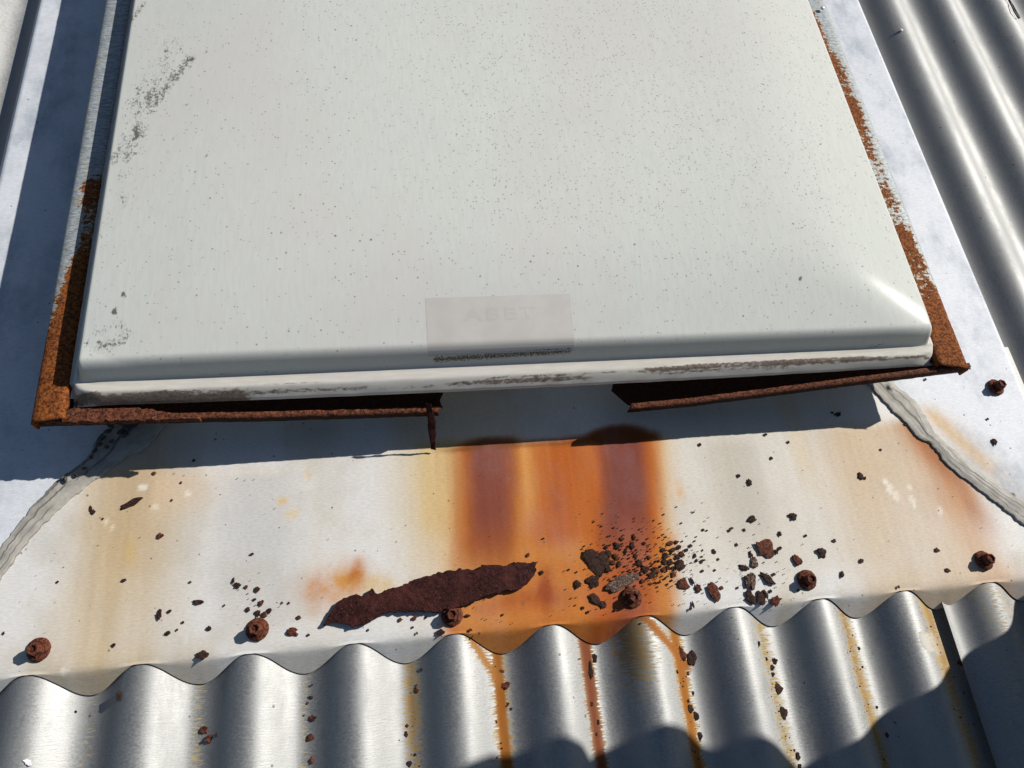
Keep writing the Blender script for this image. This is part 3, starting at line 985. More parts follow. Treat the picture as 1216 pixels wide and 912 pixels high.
# broken front rail: channel floor + thin upturned lip
def front_piece(name, lip_px, zl, inner, end_fn, label, seed):
    n = 140
    pts = np.array([P(a, b, z) + (z,) for (a, b), z in zip(lip_px, zl)])
    q = np.linspace(0, 1, n)
    s = np.linspace(0, 1, len(pts))
    L = np.stack([np.interp(q, s, pts[:, k]) for k in range(3)], -1)
    L[:, 1] += .0007 * (fbm(q * 60, q * 0, seed) - .5)
    rows = []
    for dy, dz, w in ((.0, -.003, 1), (-.0004, .0045, 1), (.0002, .0058, 1), (.0026, .0056, 1), (.0030, .002, 1), (.006, .0006, 0), (.014, .0004, 0), (.022, .0003, 0), (.030, .0002, 0)):
        r = L.copy()
        r[:, 1] += np.minimum(dy, 10) if dy < .004 else dy
        if dy > .004:
            yi = np.interp(q, [0, 1], inner)
            fr = (dy - .003) / .027
            r[:, 1] = (L[:, 1] + .003) * (1 - fr) + yi * fr
        r[:, 2] += dz + .0009 * (fbm(q * 80, q * 0 + dy * 700, seed + 3) - .5) + (0.0012 * (fbm(q * 130, q * 0, seed + 6) - .5) if .001 > dz - .005 > -.001 else 0)
        r[:, 0] += end_fn(q, dy)
        rows.append(r)
    V = np.stack(rows, 0)
    me = mesh(name, V.reshape(-1, 3), gridfaces(len(rows), n))
    me.materials.append(M_channel_shade)
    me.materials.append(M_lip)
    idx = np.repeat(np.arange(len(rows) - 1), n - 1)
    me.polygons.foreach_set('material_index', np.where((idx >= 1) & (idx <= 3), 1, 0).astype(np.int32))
    ob = bpy.data.objects.new(name, me)
    COL.objects.link(ob)
    ob.parent = sk
    ob.matrix_parent_inverse = Matrix.Translation(-sk.location)
    ob['label'] = label
    sol = ob.modifiers.new("thickness", 'SOLIDIFY')
    sol.thickness = .0012
    return ob


def endL(q, dy):
    return ss(.93, 1, q) * (0.004 * ss(.002, .02, dy) + .0035 * math.sin(dy * 420))


front_piece("front_rail", [(44, 503), (130, 501), (210, 499), (320, 497), (420, 494), (521, 490.5)], [.0440, .0430, .0405, .0378, .0350, .0330], (.246, .246), endL,
            "rusted stub of the front rail still fixed at the left", 3)


def endR(q, dy):
    return (1 - ss(0, .07, q)) * (-0.0105 * ss(.002, .020, dy) + .0016 * math.sin(dy * 500))


front_piece("front_rail", [(746, 487), (820, 480), (900, 470), (980, 459.5), (1060, 449.5), (1147, 438.5)], [.0300, .0328, .0355, .0410, .0460, .0505], (.243, .247), endR,
            "rusted stub of the front rail sagging below the dome at the right", 23)

# rusted skin over the left corner
strip("corner_plate", [(60, 478), (84, 486), (120, 485), (160, 484), (190, 489), (236, 495)], [(46, 502), (90, 501.5), (130, 500.5), (170, 499.8), (205, 499), (238, 498)],
      0.0500, .006, 60, 12, M_lip, lambda X, Y, S, T: .001 + .0014 * (fbm(X * 260, Y * 260, 44) - .3), 8, .004, False, parent=sk)
strip("corner_plate", [(1113, 424), (1120, 427), (1128, 429), (1137, 428)], [(1120, 433), (1128, 437), (1140, 438), (1152, 439)],
      0.0575, .001, 24, 10, M_lip, lambda X, Y, S, T: .001 + .0014 * (fbm(X * 260, Y * 260, 46) - .3), 9, .004, False, parent=sk)

# rusted sliver of frame hanging at the broken end
o, me, _ = strip("rusted_sliver", [(505, 495), (508, 508), (512, 526)], [(512, 495), (517, 508), (518, 526)], 0.020, .002, 30, 6, M_flake_long,
                 lambda X, Y, S, T: .003 + .026 * (1 - S) - .018 * S, 4, .003, False,
                 label="narrow dark rust sliver standing in the shade below the broken end of the front rail", cat="rust sliver")


# ------------------------------------------------------------------ roofing screws
def make_screw(name, loc, tilt, label):
    r = root(name, loc, label, "roofing screw", "rusted roofing screws")
    r.rotation_euler = tilt
    r.scale = (.9, .9, .9)
    bm = bmesh.new()
    prof = [(0.0092, 0.0004), (0.0094, .0012), (.0088, .0021), (.0072, .0029), (.0060, .0033)]
    n = 28
    rings = [[bm.verts.new((rr * math.cos(a * 2 * math.pi / n), rr * math.sin(a * 2 * math.pi / n), z)) for a in range(n)] for rr, z in prof]
    for a, b in zip(rings, rings[1:]):
        for i in range(n):
            bm.faces.new((a[i], a[(i + 1) % n], b[(i + 1) % n], b[i]))
    bm.faces.new(list(reversed(rings[0])))
    for v in bm.verts:
        v.co += mn.noise_vector(v.co * 400 + Vector(loc) * 50) * .0005
    me = bpy.data.meshes.new("washer")
    bm.to_mesh(me)
    bm.free()
    me.polygons.foreach_set('use_smooth', [True] * len(me.polygons))
    w = bpy.data.objects.new("washer", me)
    COL.objects.link(w)
    w.parent = r
    me.materials.append(M_screw)
    bm = bmesh.new()
    ring = lambda rr, z, k, off: [bm.verts.new((rr * math.cos(a * 2 * math.pi / k + off), rr * math.sin(a * 2 * math.pi / k + off), z)) for a in range(k)]
    R = [ring(.0062, .0028, 6, .3), ring(.0062, .0040, 6, .3), ring(.0050, .0042, 6, .3), ring(.0050, .0098, 6, .3), ring(.0044, .0106, 6, .3), ring(.0034, .0105, 6, .3), ring(.0026, .0090, 6, .3)]
    for a, b in zip(R, R[1:]):
        for i in range(6):
            bm.faces.new((a[i], a[(i + 1) % 6], b[(i + 1) % 6], b[i]))
    bm.faces.new(R[-1])
    bm.faces.new(list(reversed(R[0])))
    bmesh.ops.subdivide_edges(bm, edges=list(bm.edges), cuts=1)
    for v in bm.verts:
        v.co += mn.noise_vector(v.co * 500 + Vector(loc) * 70) * .00028
    me = bpy.data.meshes.new("hex_head")
    bm.to_mesh(me)
    bm.free()
    h = bpy.data.objects.new("hex_head", me)
    COL.objects.link(h)
    h.parent = r
    me.materials.append(M_screw)
    return r


SC = [((44, 771), "rusted hex roofing screw nearest the left end of the apron flashing"),
      ((305, 747), "rusted roofing screw with dark crumbs piled against it, on clean grey metal"),
      ((537, 730), "rusted roofing screw at the lower edge of the long dark rust flake"),
      ((751, 709), "dark rusted roofing screw on the orange stain beside the pale-faced flake"),
      ((960, 688), "rusted roofing screw on beige metal just right of the scattered flakes"),
      ((1171, 665), "dark corroded roofing screw by the orange run at the right end of the apron"),
      ((1184, 459), "lone rusted roofing screw on the right side flashing beside the skylight corner")]
for (px, py), lab in SC:
    x, y = P(px, py, .004)
    make_screw("roofing_screw", (x, y, 0.0006 if px != 1184 else .0016), (random.uniform(-.1, .1), random.uniform(-.1, .1), random.uniform(0, 6)), lab)

# ------------------------------------------------------------------ the long flake
A = [(384, 741), (393, 728), (402, 716), (408, 711), (422, 706), (430, 710), (439, 704), (442, 701), (447, 706), (460, 701), (470, 699), (485, 692), (510, 684), (530, 679), (550, 676), (563, 679), (572, 672), (590, 671), (600, 673), (610, 668), (625, 669), (638, 667)]
B = [(385, 743), (395, 740), (406, 741), (420, 745), (433, 742), (450, 733), (465, 727), (480, 727), (500, 727), (520, 727), (535, 724), (557, 718), (575, 709), (592, 704), (607, 701), (622, 698), (630, 689), (636, 677), (638, 668)]
o, me, _ = strip("rust_flake", A, B, 0.0015, .0014, 150, 26, M_flake_long,
                 lambda X, Y, S, T: .0012 + .0022 * fbm(X * 50, Y * 50, 77, 2) + .0014 * (fbm(X * 420, Y * 420, 78) - .5) + .0012 * np.sin(S * 3.1), 12, .004, True,
                 label="long jagged dark brown rust flake lying across the apron above the third screw", cat="rust flake")


# ------------------------------------------------------------------ loose flakes
def flake_mesh(seed, n=15):
    rnd = random.Random(seed)
    bm = bmesh.new()
    rad = []
    for i in range(n):
        a = i / n * 2 * math.pi
        rad.append(0.5 * (0.72 + 0.42 * mn.noise((math.cos(a) * 1.3 + seed * 3.1, math.sin(a) * 1.3, seed)) + rnd.uniform(-.13, .13)))

    def ringv(f, z):
        out = []
        for i in range(n):
            a = i / n * 2 * math.pi
            zz = z + .11 * mn.noise((math.cos(a) * f * 3 + seed, math.sin(a) * f * 3, seed * 2.7)) + rnd.uniform(-.03, .03)
            out.append(bm.verts.new((rad[i] * f * math.cos(a), rad[i] * f * math.sin(a), max(zz, 0.0))))
        return out
    R = [ringv(.92, .0), ringv(1.0, .10), ringv(.88, .22), ringv(.5, .30)]
    top = bm.verts.new((0, 0, .30 + rnd.uniform(-.06, .06)))
    for a, b in zip(R, R[1:]):
        for i in range(n):
            bm.faces.new((a[i], a[(i + 1) % n], b[(i + 1) % n], b[i]))
    for i in range(n):
        bm.faces.new((R[-1][i], R[-1][(i + 1) % n], top))
    bm.faces.new(list(reversed(R[0])))
    me = bpy.data.meshes.new("rust_flake")
    bm.to_mesh(me)
    bm.free()
    return me


FM = {}
for kind, mat in (('d', M_flake), ('r', M_flake_red), ('p', M_flake_pale)):
    FM[kind] = []
    for s in range(9):
        me = flake_mesh(s + ord(kind))
        me.materials.append(mat)
        FM[kind].append(me)

fcount = [0]


def flake(px, py, L, W, ang, kind, label, hz=1.0, group="loose rust flakes on the roof"):
    x, y = P(px, py, 0.001)
    z = 0.0010
    if y < YF - .002 and py > 690:
        for _ in range(4):
            z = roof_z(x)
            x, y = P(px, py, z)
        z += .0003
    elif x > .452 + (.24 - y) * .72 or x < -.30:
        z = .0022
    mmpp = (P(px + 10, py)[0] - P(px, py)[0]) / 10.0
    fcount[0] += 1
    o = bpy.data.objects.new("rust_flake", FM[kind][fcount[0] % 9])
    COL.objects.link(o)
    o.location = (x, y, z - 0.0002)
    sx, sy = L * mmpp * 1.12, W * mmpp * 1.12
    o.scale = (sx, sy, hz * min(max(sx, sy) * .34, .0034))
    o.rotation_euler = (random.uniform(-.12, .12), random.uniform(-.12, .12), math.radians(ang))
    return tag(o, label, "rust flake", group)


BIG = [
    (711, 668, 33, 34, 60, 'd', "broad dark rust flake on the orange stain, largest of the heap by the fourth screw", 1.0),
    (704, 690, 18, 15, 20, 'd', "brown flake touching the lower edge of the broad dark flake on the orange stain", 1.0),
    (741, 690, 46, 17, 22, 'p', "pale-faced long flake with silvery patches just above the fourth screw", 1.3),
    (686, 694, 11, 10, 100, 'd', "round dark flake by itself on the orange stain, left of the heap", 1.0),
    (706, 711, 19, 10, -50, 'd', "narrow brown flake on the orange stain, lower left of the fourth screw", 1.0),
    (716, 718, 8, 9, 30, 'd', "small black flake at the lower tip of the narrow brown flake", 1.0),
    (848, 703, 15, 25, 10, 'r', "upright reddish-black flake standing between the two flake heaps, near the lip", 1.6),
    (812, 694, 15, 14, 0, 'r', "rough brown flake at the right border of the orange stain, below the crumb heap", 1.1),
    (829, 699, 10, 10, 0, 'r', "rounded red-brown flake between the rough brown flake and the upright one", 1.1),
    (808, 672, 15, 12, 0, 'd', "dark knobbly flake at the lower right of the crumb heap beside the orange stain", 1.1),
    (909, 651, 24, 24, 50, 'r', "broad brown flake at the top of the right-hand heap", 1.1),
    (896, 668, 9, 15, -25, 'p', "pale shard leaning on the broad brown flake of the right-hand heap", 1.0),
    (883, 674, 14, 7, -20, 'd', "curved dark chip left of the right-hand heap", 1.0),
    (891, 690, 15, 22, 0, 'p', "grey-brown flake standing on edge in the right-hand heap, casting a clear shadow", 2.4),
    (911, 687, 20, 9, -50, 'd', "spiky dark flake right of the flake standing on edge", 1.3),
    (891, 710, 13, 16, 20, 'd', "dark flake at the lower left of the right-hand heap", 1.2),
    (903, 710, 13, 17, 0, 'd', "dark flake at the lower middle of the right-hand heap", 1.2),
    (921, 714, 18, 10, 30, 'r', "ragged brown flake at the lower right of the right-hand heap, on the lip", 1.2),
    (947, 665, 10, 15, 10, 'r', "red-brown flake just above the fifth screw", 1.4),
    (976, 656, 12, 12, 0, 'd', "dark lumpy flake on clean metal above and right of the fifth screw", 1.1),
    (155, 598, 30, 10, 22, 'd', "long dark flake on the left tan stain close to the sealant", .9),
    (235, 715, 15, 7, -5, 'd', "flat dark flake on the grey metal left of the second screw", .9),
    (347, 750, 15, 11, -25, 'r', "double-lobed red-brown flake just right of the second screw", 1.3),
    (240, 778, 16, 11, -10, 'd', "brown flake close to the lip, lower left of the second screw", 1.0),
    (189, 730, 7, 13, 0, 'd', "upright dark chip left of the flat dark flake", 1.0),
    (1022, 565, 8, 9, 0, 'd', "dark chip on the beige metal below the right sealant", 1.0),
    (1180, 525, 7, 8, 0, 'd', "small black chip on the right side flashing below the lone screw", 1.2),
    (893, 617, 13, 8, 0, 'd', "dark chip alone above the right-hand heap", 1.0),
    (942, 613, 10, 9, 0, 'd', "dark rounded chip far above the fifth screw", 1.1),
    (821, 782, 13, 20, 0, 'd', "large black flake in the rust-streaked trough right of the fourth screw", 1.3),
    (810, 776, 9, 17, 10, 'r', "reddish flake touching the large black flake in its trough", 1.2),
    (923, 818, 14, 12, 0, 'd', "angular dark flake in the yellowish trough below the right-hand heap, upper of two", 1.2),
    (929, 847, 13, 14, 0, 'd', "angular dark flake in the yellowish trough below the right-hand heap, lower of two", 1.2),
    (819, 842, 11, 9, 0, 'd', "dark flake half way down the orange trough", 1.2),
    (826, 850, 10, 10, 0, 'd', "dark flake just under the one half way down the orange trough", 1.2),
    (831, 874, 8, 10, 0, 'd', "dark flake low in the orange trough near the shadow", 1.1),
    (701, 797, 9, 20, 0, 'd', "upright black flake in the red-brown trough below the heap", 1.3),
    (706, 781, 7, 11, 0, 'd', "dark flake at the head of the red-brown trough", 1.0),
    (600, 814, 13, 10, 0, 'r', "red-brown flake in the orange trough below the long flake", 1.2),
    (142, 827, 9, 14, 0, 'd', "dark flake on the slope of the second crest from the left", 1.2),
    (242, 867, 13, 10, -20, 'r', "red-brown flake in the second trough from the left, upper of a pair", 1.2),
    (249, 877, 14, 9, 20, 'r', "red-brown flake in the second trough from the left, lower of a pair", 1.2),
    (371, 853, 9, 9, 0, 'r', "brown flake in the third trough from the left, upper of three", 1.2),
    (369, 876, 11, 9, 20, 'r', "brown flake in the third trough from the left, middle of three", 1.2),
    (371, 903, 9, 8, 0, 'r', "brown flake in the third trough from the left, lowest of three", 1.2),
    (947, 899, 9, 9, 0, 'd', "dark flake at the bottom of the yellowish trough, near the picture's lower edge", 1.2),
]
for px, py, L, W, a, k, lab, hz in BIG:
    flake(px, py, L * 1.12, W * 1.12, a, k, lab, hz * .9)

SMALL = {
    "small dark chip sprinkled over the left, cleaner part of the apron flashing":
        [(190, 636, 10, 8), (147, 689, 7, 5), (201, 726, 6, 5), (217, 739, 4, 3), (199, 752, 9, 5), (210, 748, 3, 3), (248, 746, 8, 6),
         (135, 766, 6, 5), (299, 658, 5, 4), (355, 733, 6, 5), (366, 754, 4, 3), (68, 691, 4, 3), (4, 752, 3, 4), (335, 716, 3, 3),
         (343, 716, 3, 3), (266, 719, 3, 3), (226, 691, 3, 3), (110, 608, 7, 7), (108, 604, 3, 9), (183, 562, 6, 5), (122, 616, 3, 3), (215, 573, 3, 3), (204, 594, 3, 3),
         (475, 736, 6, 5), (506, 733, 3, 4), (492, 734, 7, 6), (490, 745, 3, 3), (495, 752, 3, 3), (437, 748, 3, 3), (34, 556, 6, 4), (230, 547, 5, 4)],
    "small black chip in the little group just above the second screw":
        [(277, 690, 4, 8), (282, 695, 9, 8), (292, 697, 5, 4), (305, 700, 8, 7), (294, 724, 7, 6), (302, 712, 5, 4), (310, 716, 7, 9), (306, 728, 8, 9), (314, 730, 8, 8), (320, 725, 7, 7)],
    "small dark chip near the third screw and the end of the long flake":
        [(523, 751, 11, 8), (555, 731, 10, 3), (559, 748, 4, 4), (627, 659, 5, 5), (643, 680, 6, 6), (569, 752, 3, 3), (597, 730, 3, 3), (692, 722, 4, 4), (698, 727, 4, 3), (731, 724, 4, 4)],
    "dark chip in the dense crumb heap on the purple-brown streak":
        [(733, 648, 9, 8), (722, 657, 10, 9), (731, 661, 7, 9), (751, 648, 7, 9), (759, 668, 10, 8), (767, 676, 11, 8), (774, 683, 10, 9), (780, 678, 9, 7), (728, 668, 8, 6), (735, 670, 6, 8),
         (720, 650, 6, 5), (743, 655, 5, 4), (755, 660, 6, 5), (763, 690, 7, 5), (722, 676, 9, 7), (739, 640, 6, 4), (753, 638, 5, 6), (765, 645, 5, 4), (771, 662, 5, 5)],
    "dark chip in the crumb heap on pale metal at the right border of the orange stain":
        [(796, 645, 9, 6), (803, 644, 5, 5), (806, 650, 7, 6), (799, 653, 10, 6), (815, 653, 6, 4), (810, 658, 7, 8), (820, 648, 5, 4), (790, 660, 8, 8), (796, 668, 7, 7),
         (800, 682, 8, 8), (789, 667, 6, 8), (793, 674, 6, 5), (825, 660, 4, 6), (827, 666, 4, 4), (833, 667, 4, 4), (848, 655, 5, 6), (834, 678, 4, 4), (849, 677, 3, 3), (822, 690, 3, 10),
         (857, 698, 5, 5), (823, 718, 3, 9), (820, 723, 5, 3), (787, 653, 6, 5), (804, 660, 6, 4), (805, 667, 5, 5), (788, 676, 6, 5), (853, 664, 3, 3)],
    "small chip round the right-hand heap of flakes":
        [(892, 659, 5, 8), (922, 655, 5, 6), (926, 651, 5, 5), (919, 682, 5, 4), (909, 706, 6, 12), (915, 702, 4, 4), (926, 634, 5, 6), (948, 701, 4, 3), (876, 698, 3, 3), (875, 647, 4, 4), (866, 630, 4, 4), (869, 627, 4, 3), (884, 629, 3, 4), (835, 629, 4, 3)],
    "small dark chip scattered over the right end of the apron flashing":
        [(1000, 682, 5, 8), (1023, 666, 6, 5), (991, 642, 5, 4), (957, 636, 4, 3), (1113, 653, 7, 5), (1126, 677, 6, 5), (1067, 697, 4, 3), (890, 573, 6, 10), (877, 565, 5, 5), (916, 544, 4, 4), (1075, 504, 4, 3), (1091, 516, 4, 4),
         (1046, 534, 3, 3), (1027, 568, 4, 4), (995, 492, 9, 5), (988, 490, 4, 3), (1172, 498, 3, 3), (1098, 451, 3, 3), (831, 528, 4, 4), (936, 525, 4, 3), (909, 516, 5, 3)],
    "small dark chip lying in a trough of the corrugated sheet":
        [(90, 845, 5, 3), (257, 873, 4, 6), (370, 829, 5, 4), (365, 835, 4, 4), (375, 852, 3, 3), (501, 795, 5, 5), (495, 819, 4, 9), (596, 797, 7, 4), (603, 836, 4, 4), (607, 842, 4, 4), (482, 872, 6, 7), (493, 896, 5, 3), (486, 907, 9, 8),
         (702, 836, 5, 6), (710, 858, 5, 6), (901, 765, 4, 8), (919, 785, 10, 8), (916, 793, 8, 8), (917, 801, 7, 6), (910, 783, 5, 4), (949, 910, 7, 5), (804, 798, 4, 4), (817, 800, 4, 5), (823, 823, 4, 5), (817, 833, 5, 4), (602, 838, 5, 3), (589, 857, 3, 4), (483, 862, 5, 4), (943, 891, 3, 3), (708, 872, 4, 4), (1020, 770, 4, 4), (1024, 792, 3, 3), (1041, 840, 4, 4), (1140, 787, 7, 6), (1053, 873, 5, 6)],
}
# every small chip is told apart by where it lies: beside which landmark, or how far down which trough
LAND = [((44, 771), "the first apron screw"), ((305, 747), "the second apron screw"), ((537, 730), "the third apron screw"),
        ((751, 709), "the fourth apron screw"), ((960, 688), "the fifth apron screw"), ((1171, 665), "the last apron screw"),
        ((1184, 459), "the lone side screw"), ((711, 670), "the broad dark flake"), ((848, 703), "the upright reddish flake"),
        ((909, 651), "the broad brown flake"), ((891, 690), "the flake standing on edge"), ((155, 598), "the tan-stain flake"),
        ((235, 715), "the flat dark flake"), ((808, 672), "the dark knobbly flake"), ((400, 725), "the long flake's left tip"), ((636, 668), "the long flake's right tip"),
        ((947, 665), "the red-brown flake"), ((812, 694), "the rough brown flake"), ((1022, 565), "the chip below the sealant"), ((150, 510), "the black tar daub"),
        ((1050, 470), "the right sealant's top"), ((240, 778), "the brown flake by the lip"), ((893, 617), "the lone upper chip"), ((741, 690), "the pale-faced flake")]
ORD = ["nearest", "second nearest", "third nearest", "fourth nearest", "fifth nearest", "sixth nearest", "seventh nearest", "eighth nearest", "ninth nearest", "tenth nearest", "eleventh nearest", "twelfth nearest"]
NTH = ["first", "second", "third", "fourth", "fifth", "sixth", "seventh", "eighth", "ninth", "tenth", "eleventh", "twelfth"]
DIRS = ["right of", "upper right of", "above", "upper left of", "left of", "lower left of", "below", "lower right of"]
items = []
for lab, L in SMALL.items():
    for e in L:
        items.append(e)
bins = {}
for e in items:
    px, py, l, w = e
    size = "tiny" if max(l, w) <= 4 else "small"
    shape = "elongated" if max(l, w) >= 1.8 * min(l, w) else ("squat" if max(l, w) < 1.25 * min(l, w) else "jagged")
    if py > 765 and py > 805 - px * .085:
        k = int(round((P(px, py, -.012)[0] + .238) / PITCH))
        bins.setdefault(('t', NTH[max(0, min(k, 11))]), []).append((py, e, size, shape))
    else:
        (lx_, ly_), nm = min(LAND, key=lambda q: math.hypot(q[0][0] - px, q[0][1] - py))
        d_ = DIRS[int(round(math.degrees(math.atan2(ly_ - py, px - lx_)) / 45)) % 8]
        bins.setdefault((d_, nm), []).append((math.hypot(lx_ - px, ly_ - py), e, size, shape))
for (d_, nm), L in bins.items():
    L.sort(key=lambda q: q[0])
    for i, (_, e, size, shape) in enumerate(L):
        if d_ == 't':
            lab = f"{size} {shape} rust chip, {NTH[i % 12]} from the top in the {nm} trough"
        elif len(L) == 1:
            lab = f"{size} {shape} dark rust chip {d_} {nm}"
        else:
            lab = f"{size} {shape} rust chip {d_} {nm}, {ORD[i % 12]}"
        px, py, l, w = e
        flake(px, py, l + .6, w + .6, random.uniform(-25, 25), 'r' if random.random() < .25 else 'd', lab)

# crumbs too fine to count
rnd = random.Random(5)
Vc, Fc = [], []


def crumb(px, py, s):
    x, y = P(px, py)
    z = .0008
    if y < YF - .002:
        z = roof_z(x)
        x, y = P(px, py, z)
    o = len(Vc)
    n = 5
    a0 = rnd.random() * 6
    for i in range(n):
        a = a0 + i / n * 2 * math.pi
        r = s * rnd.uniform(.5, 1.1)
        Vc.append((x + r * math.cos(a), y + r * math.sin(a) * .8, z))
    for i in range(n):
        a = a0 + (i + .4) / n * 2 * math.pi
        r = s * rnd.uniform(.35, .8)
        Vc.append((x + r * math.cos(a), y + r * math.sin(a) * .8, z + s * rnd.uniform(.3, .7)))
    for i in range(n):
        j = (i + 1) % n
        Fc.append((o + i, o + j, o + n + j, o + n + i))
    Fc.append(tuple(o + n + i for i in range(n)))


for cx, cy, sx, sy, n, s in ((752, 655, 32, 26, 210, .9), (797, 660, 17, 16, 130, .95), (770, 678, 16, 9, 90, 1.1), (722, 668, 18, 16, 90, .9), (850, 650, 40, 30, 40, .6), (900, 690, 28, 22, 70, .65),
                             (310, 715, 30, 22, 26, .55), (710, 715, 26, 12, 30, .7), (820, 705, 30, 18, 36, .6), (560, 738, 40, 14, 26, .6)):
    for _ in range(n):
        px, py = rnd.gauss(cx, sx), rnd.gauss(cy, sy)
        if 560 < py < 745:
            crumb(px, py, s * MM * rnd.choice((.5, .6, .7, 1.0, 1.3)))
for _ in range(120):
    px = rnd.uniform(0, 1216)
    crumb(px, rnd.uniform(560, 770 - px * .09), .5 * MM * rnd.choice((.6, .8, 1.1)))
for xv in (-.085, -.009, .059, .131, .206, .280, .354, .432):
    for _ in range(22):
        x, y = rnd.gauss(xv, .005), rnd.uniform(-.085, .03)
        a, b = proj(np.array(x), np.array(y), np.array(roof_z(x)))
        crumb(float(a), float(b), .6 * MM * rnd.choice((.6, .8, 1.2, 1.7)))
me = mesh("rust_crumbs", Vc, Fc, False)
tag(link("rust_crumbs", me, M_flake), "fine dark rust crumbs sprinkled over the flashing and troughs", "rust crumbs", None, "stuff")

# ------------------------------------------------------------------ bits on the right-hand sheet and lower left
pt = [(1188, -14), (1196, -2), (1203, 6), (1207, 12), (1212, 19), (1208, 21), (1203, 14), (1200, 6), (1201, 0)]
pts = []
for a, b in pt:
    x, y = P(a, b, -.002)
    z = roof_z(x)
    x, y = P(a, b, z + .003)
    pts.append((x, y, roof_z(x) + .0035))
cu = bpy.data.curves.new("twig", 'CURVE')
cu.dimensions = '3D'
cu.bevel_depth = .0011
sp = cu.splines.new('POLY')
sp.points.add(len(pts) - 1)
for p_, q_ in zip(sp.points, pts):
    p_.co = (*q_, 1)
    p_.radius = random.uniform(.7, 1.5)
tmp = bpy.data.objects.new("twig", cu)
COL.objects.link(tmp)
dg = bpy.context.evaluated_depsgraph_get()
tm = bpy.data.meshes.new_from_object(tmp.evaluated_get(dg))
COL.objects.unlink(tmp)
bpy.data.objects.remove(tmp)
tm.materials.clear()
tag(link("twig", tm, M_black), "small black looped twig caught on the right-hand corrugated sheet near the top corner", "twig")
M_chip = mat_plain("pale_chip", (0.62, 0.63, 0.62), .6, 0, .1)
for (px, py, l, w), lab in (((34, 905, 15, 8), "white paint chip on the far left crest at the bottom"), ((1069, 38, 9, 7), "pale scrap in the trough beside the right flashing")):
    x, y = P(px, py, 0)
    z = roof_z(x)
    x, y = P(px, py, z)
    me = flake_mesh(90 + px)
    me.materials.append(M_chip)
    o = link("paint_chip", me)
    o.location = (x, y, roof_z(x) + .0008)
    o.scale = (l * .0006, w * .0006, .002)
    o.rotation_euler = (0, random.uniform(-.2, .2), -.6)
    tag(o, lab, "paint chip")

# ------------------------------------------------------------------ person crouching beside the skylight (their shadow falls into the picture)
M_cloth = mat_plain("dark_work_clothes", (0.03, 0.035, 0.05), .9)
M_hair = mat_plain("hair", (0.03, 0.02, 0.015), .7)


def skinned(name, J, E, mat, parent):
    keys = list(J)
    me = bpy.data.meshes.new(name)
    me.from_pydata([J[k][0] for k in keys], [(keys.index(a), keys.index(b)) for a, b in E], [])
    ob = link(name, me, mat, parent)
    md = ob.modifiers.new("skin", 'SKIN')
    for i, k in enumerate(keys):
        r = J[k][1]
        me.skin_vertices[0].data[i].radius = r if hasattr(r, '__len__') else (r, r)
    me.skin_vertices[0].data[0].use_root = True
    sub = ob.modifiers.new("sub", 'SUBSURF')
    sub.levels = 2
    sub.render_levels = 2
    return ob


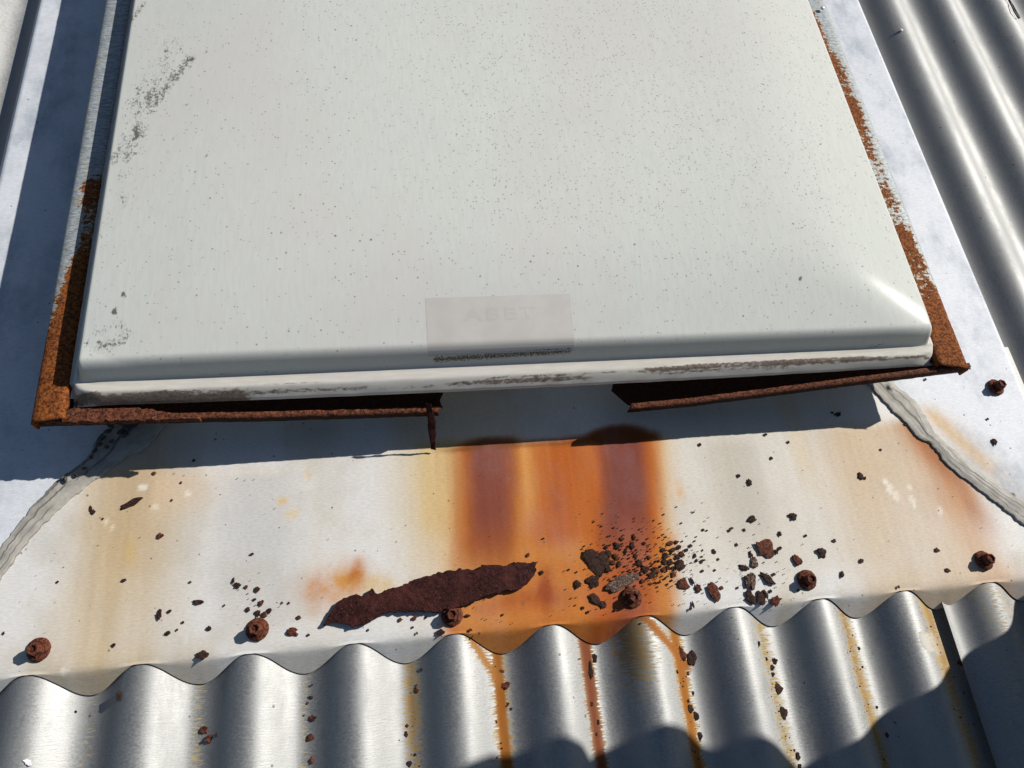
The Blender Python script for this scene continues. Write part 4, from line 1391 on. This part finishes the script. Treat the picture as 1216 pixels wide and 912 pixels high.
pr = root("person", (0.80, -0.05, -0.01), "person in dark work clothes crouching on the roof beside the skylight", "person")
PX, PY = 0.0, 0.0
J = {
    'pelvis': ((0.98, -0.22, .22), .13), 'waist': ((1.00, -0.20, .36), .125), 'chest': ((0.97, -0.13, .54), (.15, .12)), 'neck': ((.95, -.07, .68), .055), 'head0': ((.94, -.04, .74), .075),
    'head1': ((.93, -.03, .82), .095), 'head2': ((.93, -.03, .90), .07),
    'hipL': ((0.90, -0.20, .22), .095), 'kneeL': ((.703, .166, .465), .074), 'shinL': ((.722, .052, .355), .056), 'ankL': ((.722, .049, .08), .048), 'heelL': ((.732, .03, .035), .042), 'toeL': ((.715, .16, .012), .034),
    'hipR': ((1.06, -0.20, .22), .095), 'kneeR': ((.935, .075, .455), .064), 'ankR': ((.90, .0, .07), .048), 'heelR': ((.91, -.02, .035), .042), 'toeR': ((.90, .15, .012), .034),
    'shL': ((.82, -.10, .60), .062), 'elL': ((.80, -.02, .52), .045), 'wrL': ((.70, .09, .49), .045), 'haL': ((.640, .150, .455), .070), 'fiL': ((.602, .166, .440), .060),
    'shR': ((1.12, -.10, .60), .062), 'elR': ((1.06, .0, .50), .045), 'wrR': ((.96, .07, .52), .034), 'haR': ((.93, .09, .53), .034),
}
E = [('pelvis', 'waist'), ('waist', 'chest'), ('chest', 'neck'), ('neck', 'head0'), ('head0', 'head1'), ('head1', 'head2'),
     ('pelvis', 'hipL'), ('hipL', 'kneeL'), ('kneeL', 'shinL'), ('shinL', 'ankL'), ('ankL', 'heelL'), ('ankL', 'toeL'),
     ('pelvis', 'hipR'), ('hipR', 'kneeR'), ('kneeR', 'ankR'), ('ankR', 'heelR'), ('ankR', 'toeR'),
     ('chest', 'shL'), ('shL', 'elL'), ('elL', 'wrL'), ('wrL', 'haL'), ('haL', 'fiL'), ('chest', 'shR'), ('shR', 'elR'), ('elR', 'wrR'), ('wrR', 'haR')]
_t = M_cloth.node_tree
_b = _t.nodes["Principled BSDF"]
_g = _t.nodes.new("ShaderNodeNewGeometry"); _s = _t.nodes.new("ShaderNodeSeparateXYZ"); _c = _t.nodes.new("ShaderNodeMath"); _c.operation = 'GREATER_THAN'; _c.inputs[1].default_value = .715
_m = _t.nodes.new("ShaderNodeMix"); _m.data_type = 'RGBA'; _m.inputs[7].default_value = (.45, .28, .2, 1)
_t.links.new(_g.outputs['Position'], _s.inputs[0]); _t.links.new(_s.outputs[2], _c.inputs[0]); _t.links.new(_c.outputs[0], _m.inputs[0])
_t.links.new(_b.inputs['Base Color'].links[0].from_socket, _m.inputs[6]); _t.links.new(_m.outputs[2], _b.inputs['Base Color'])
skinned("body", J, E, M_cloth, pr)
hair = skinned("hair", {'a': ((.935, -.055, .86), .10), 'b': ((.935, -.05, .925), .085), 'c': ((.93, -.03, .945), .06)}, [('a', 'b'), ('b', 'c')], M_hair, pr)
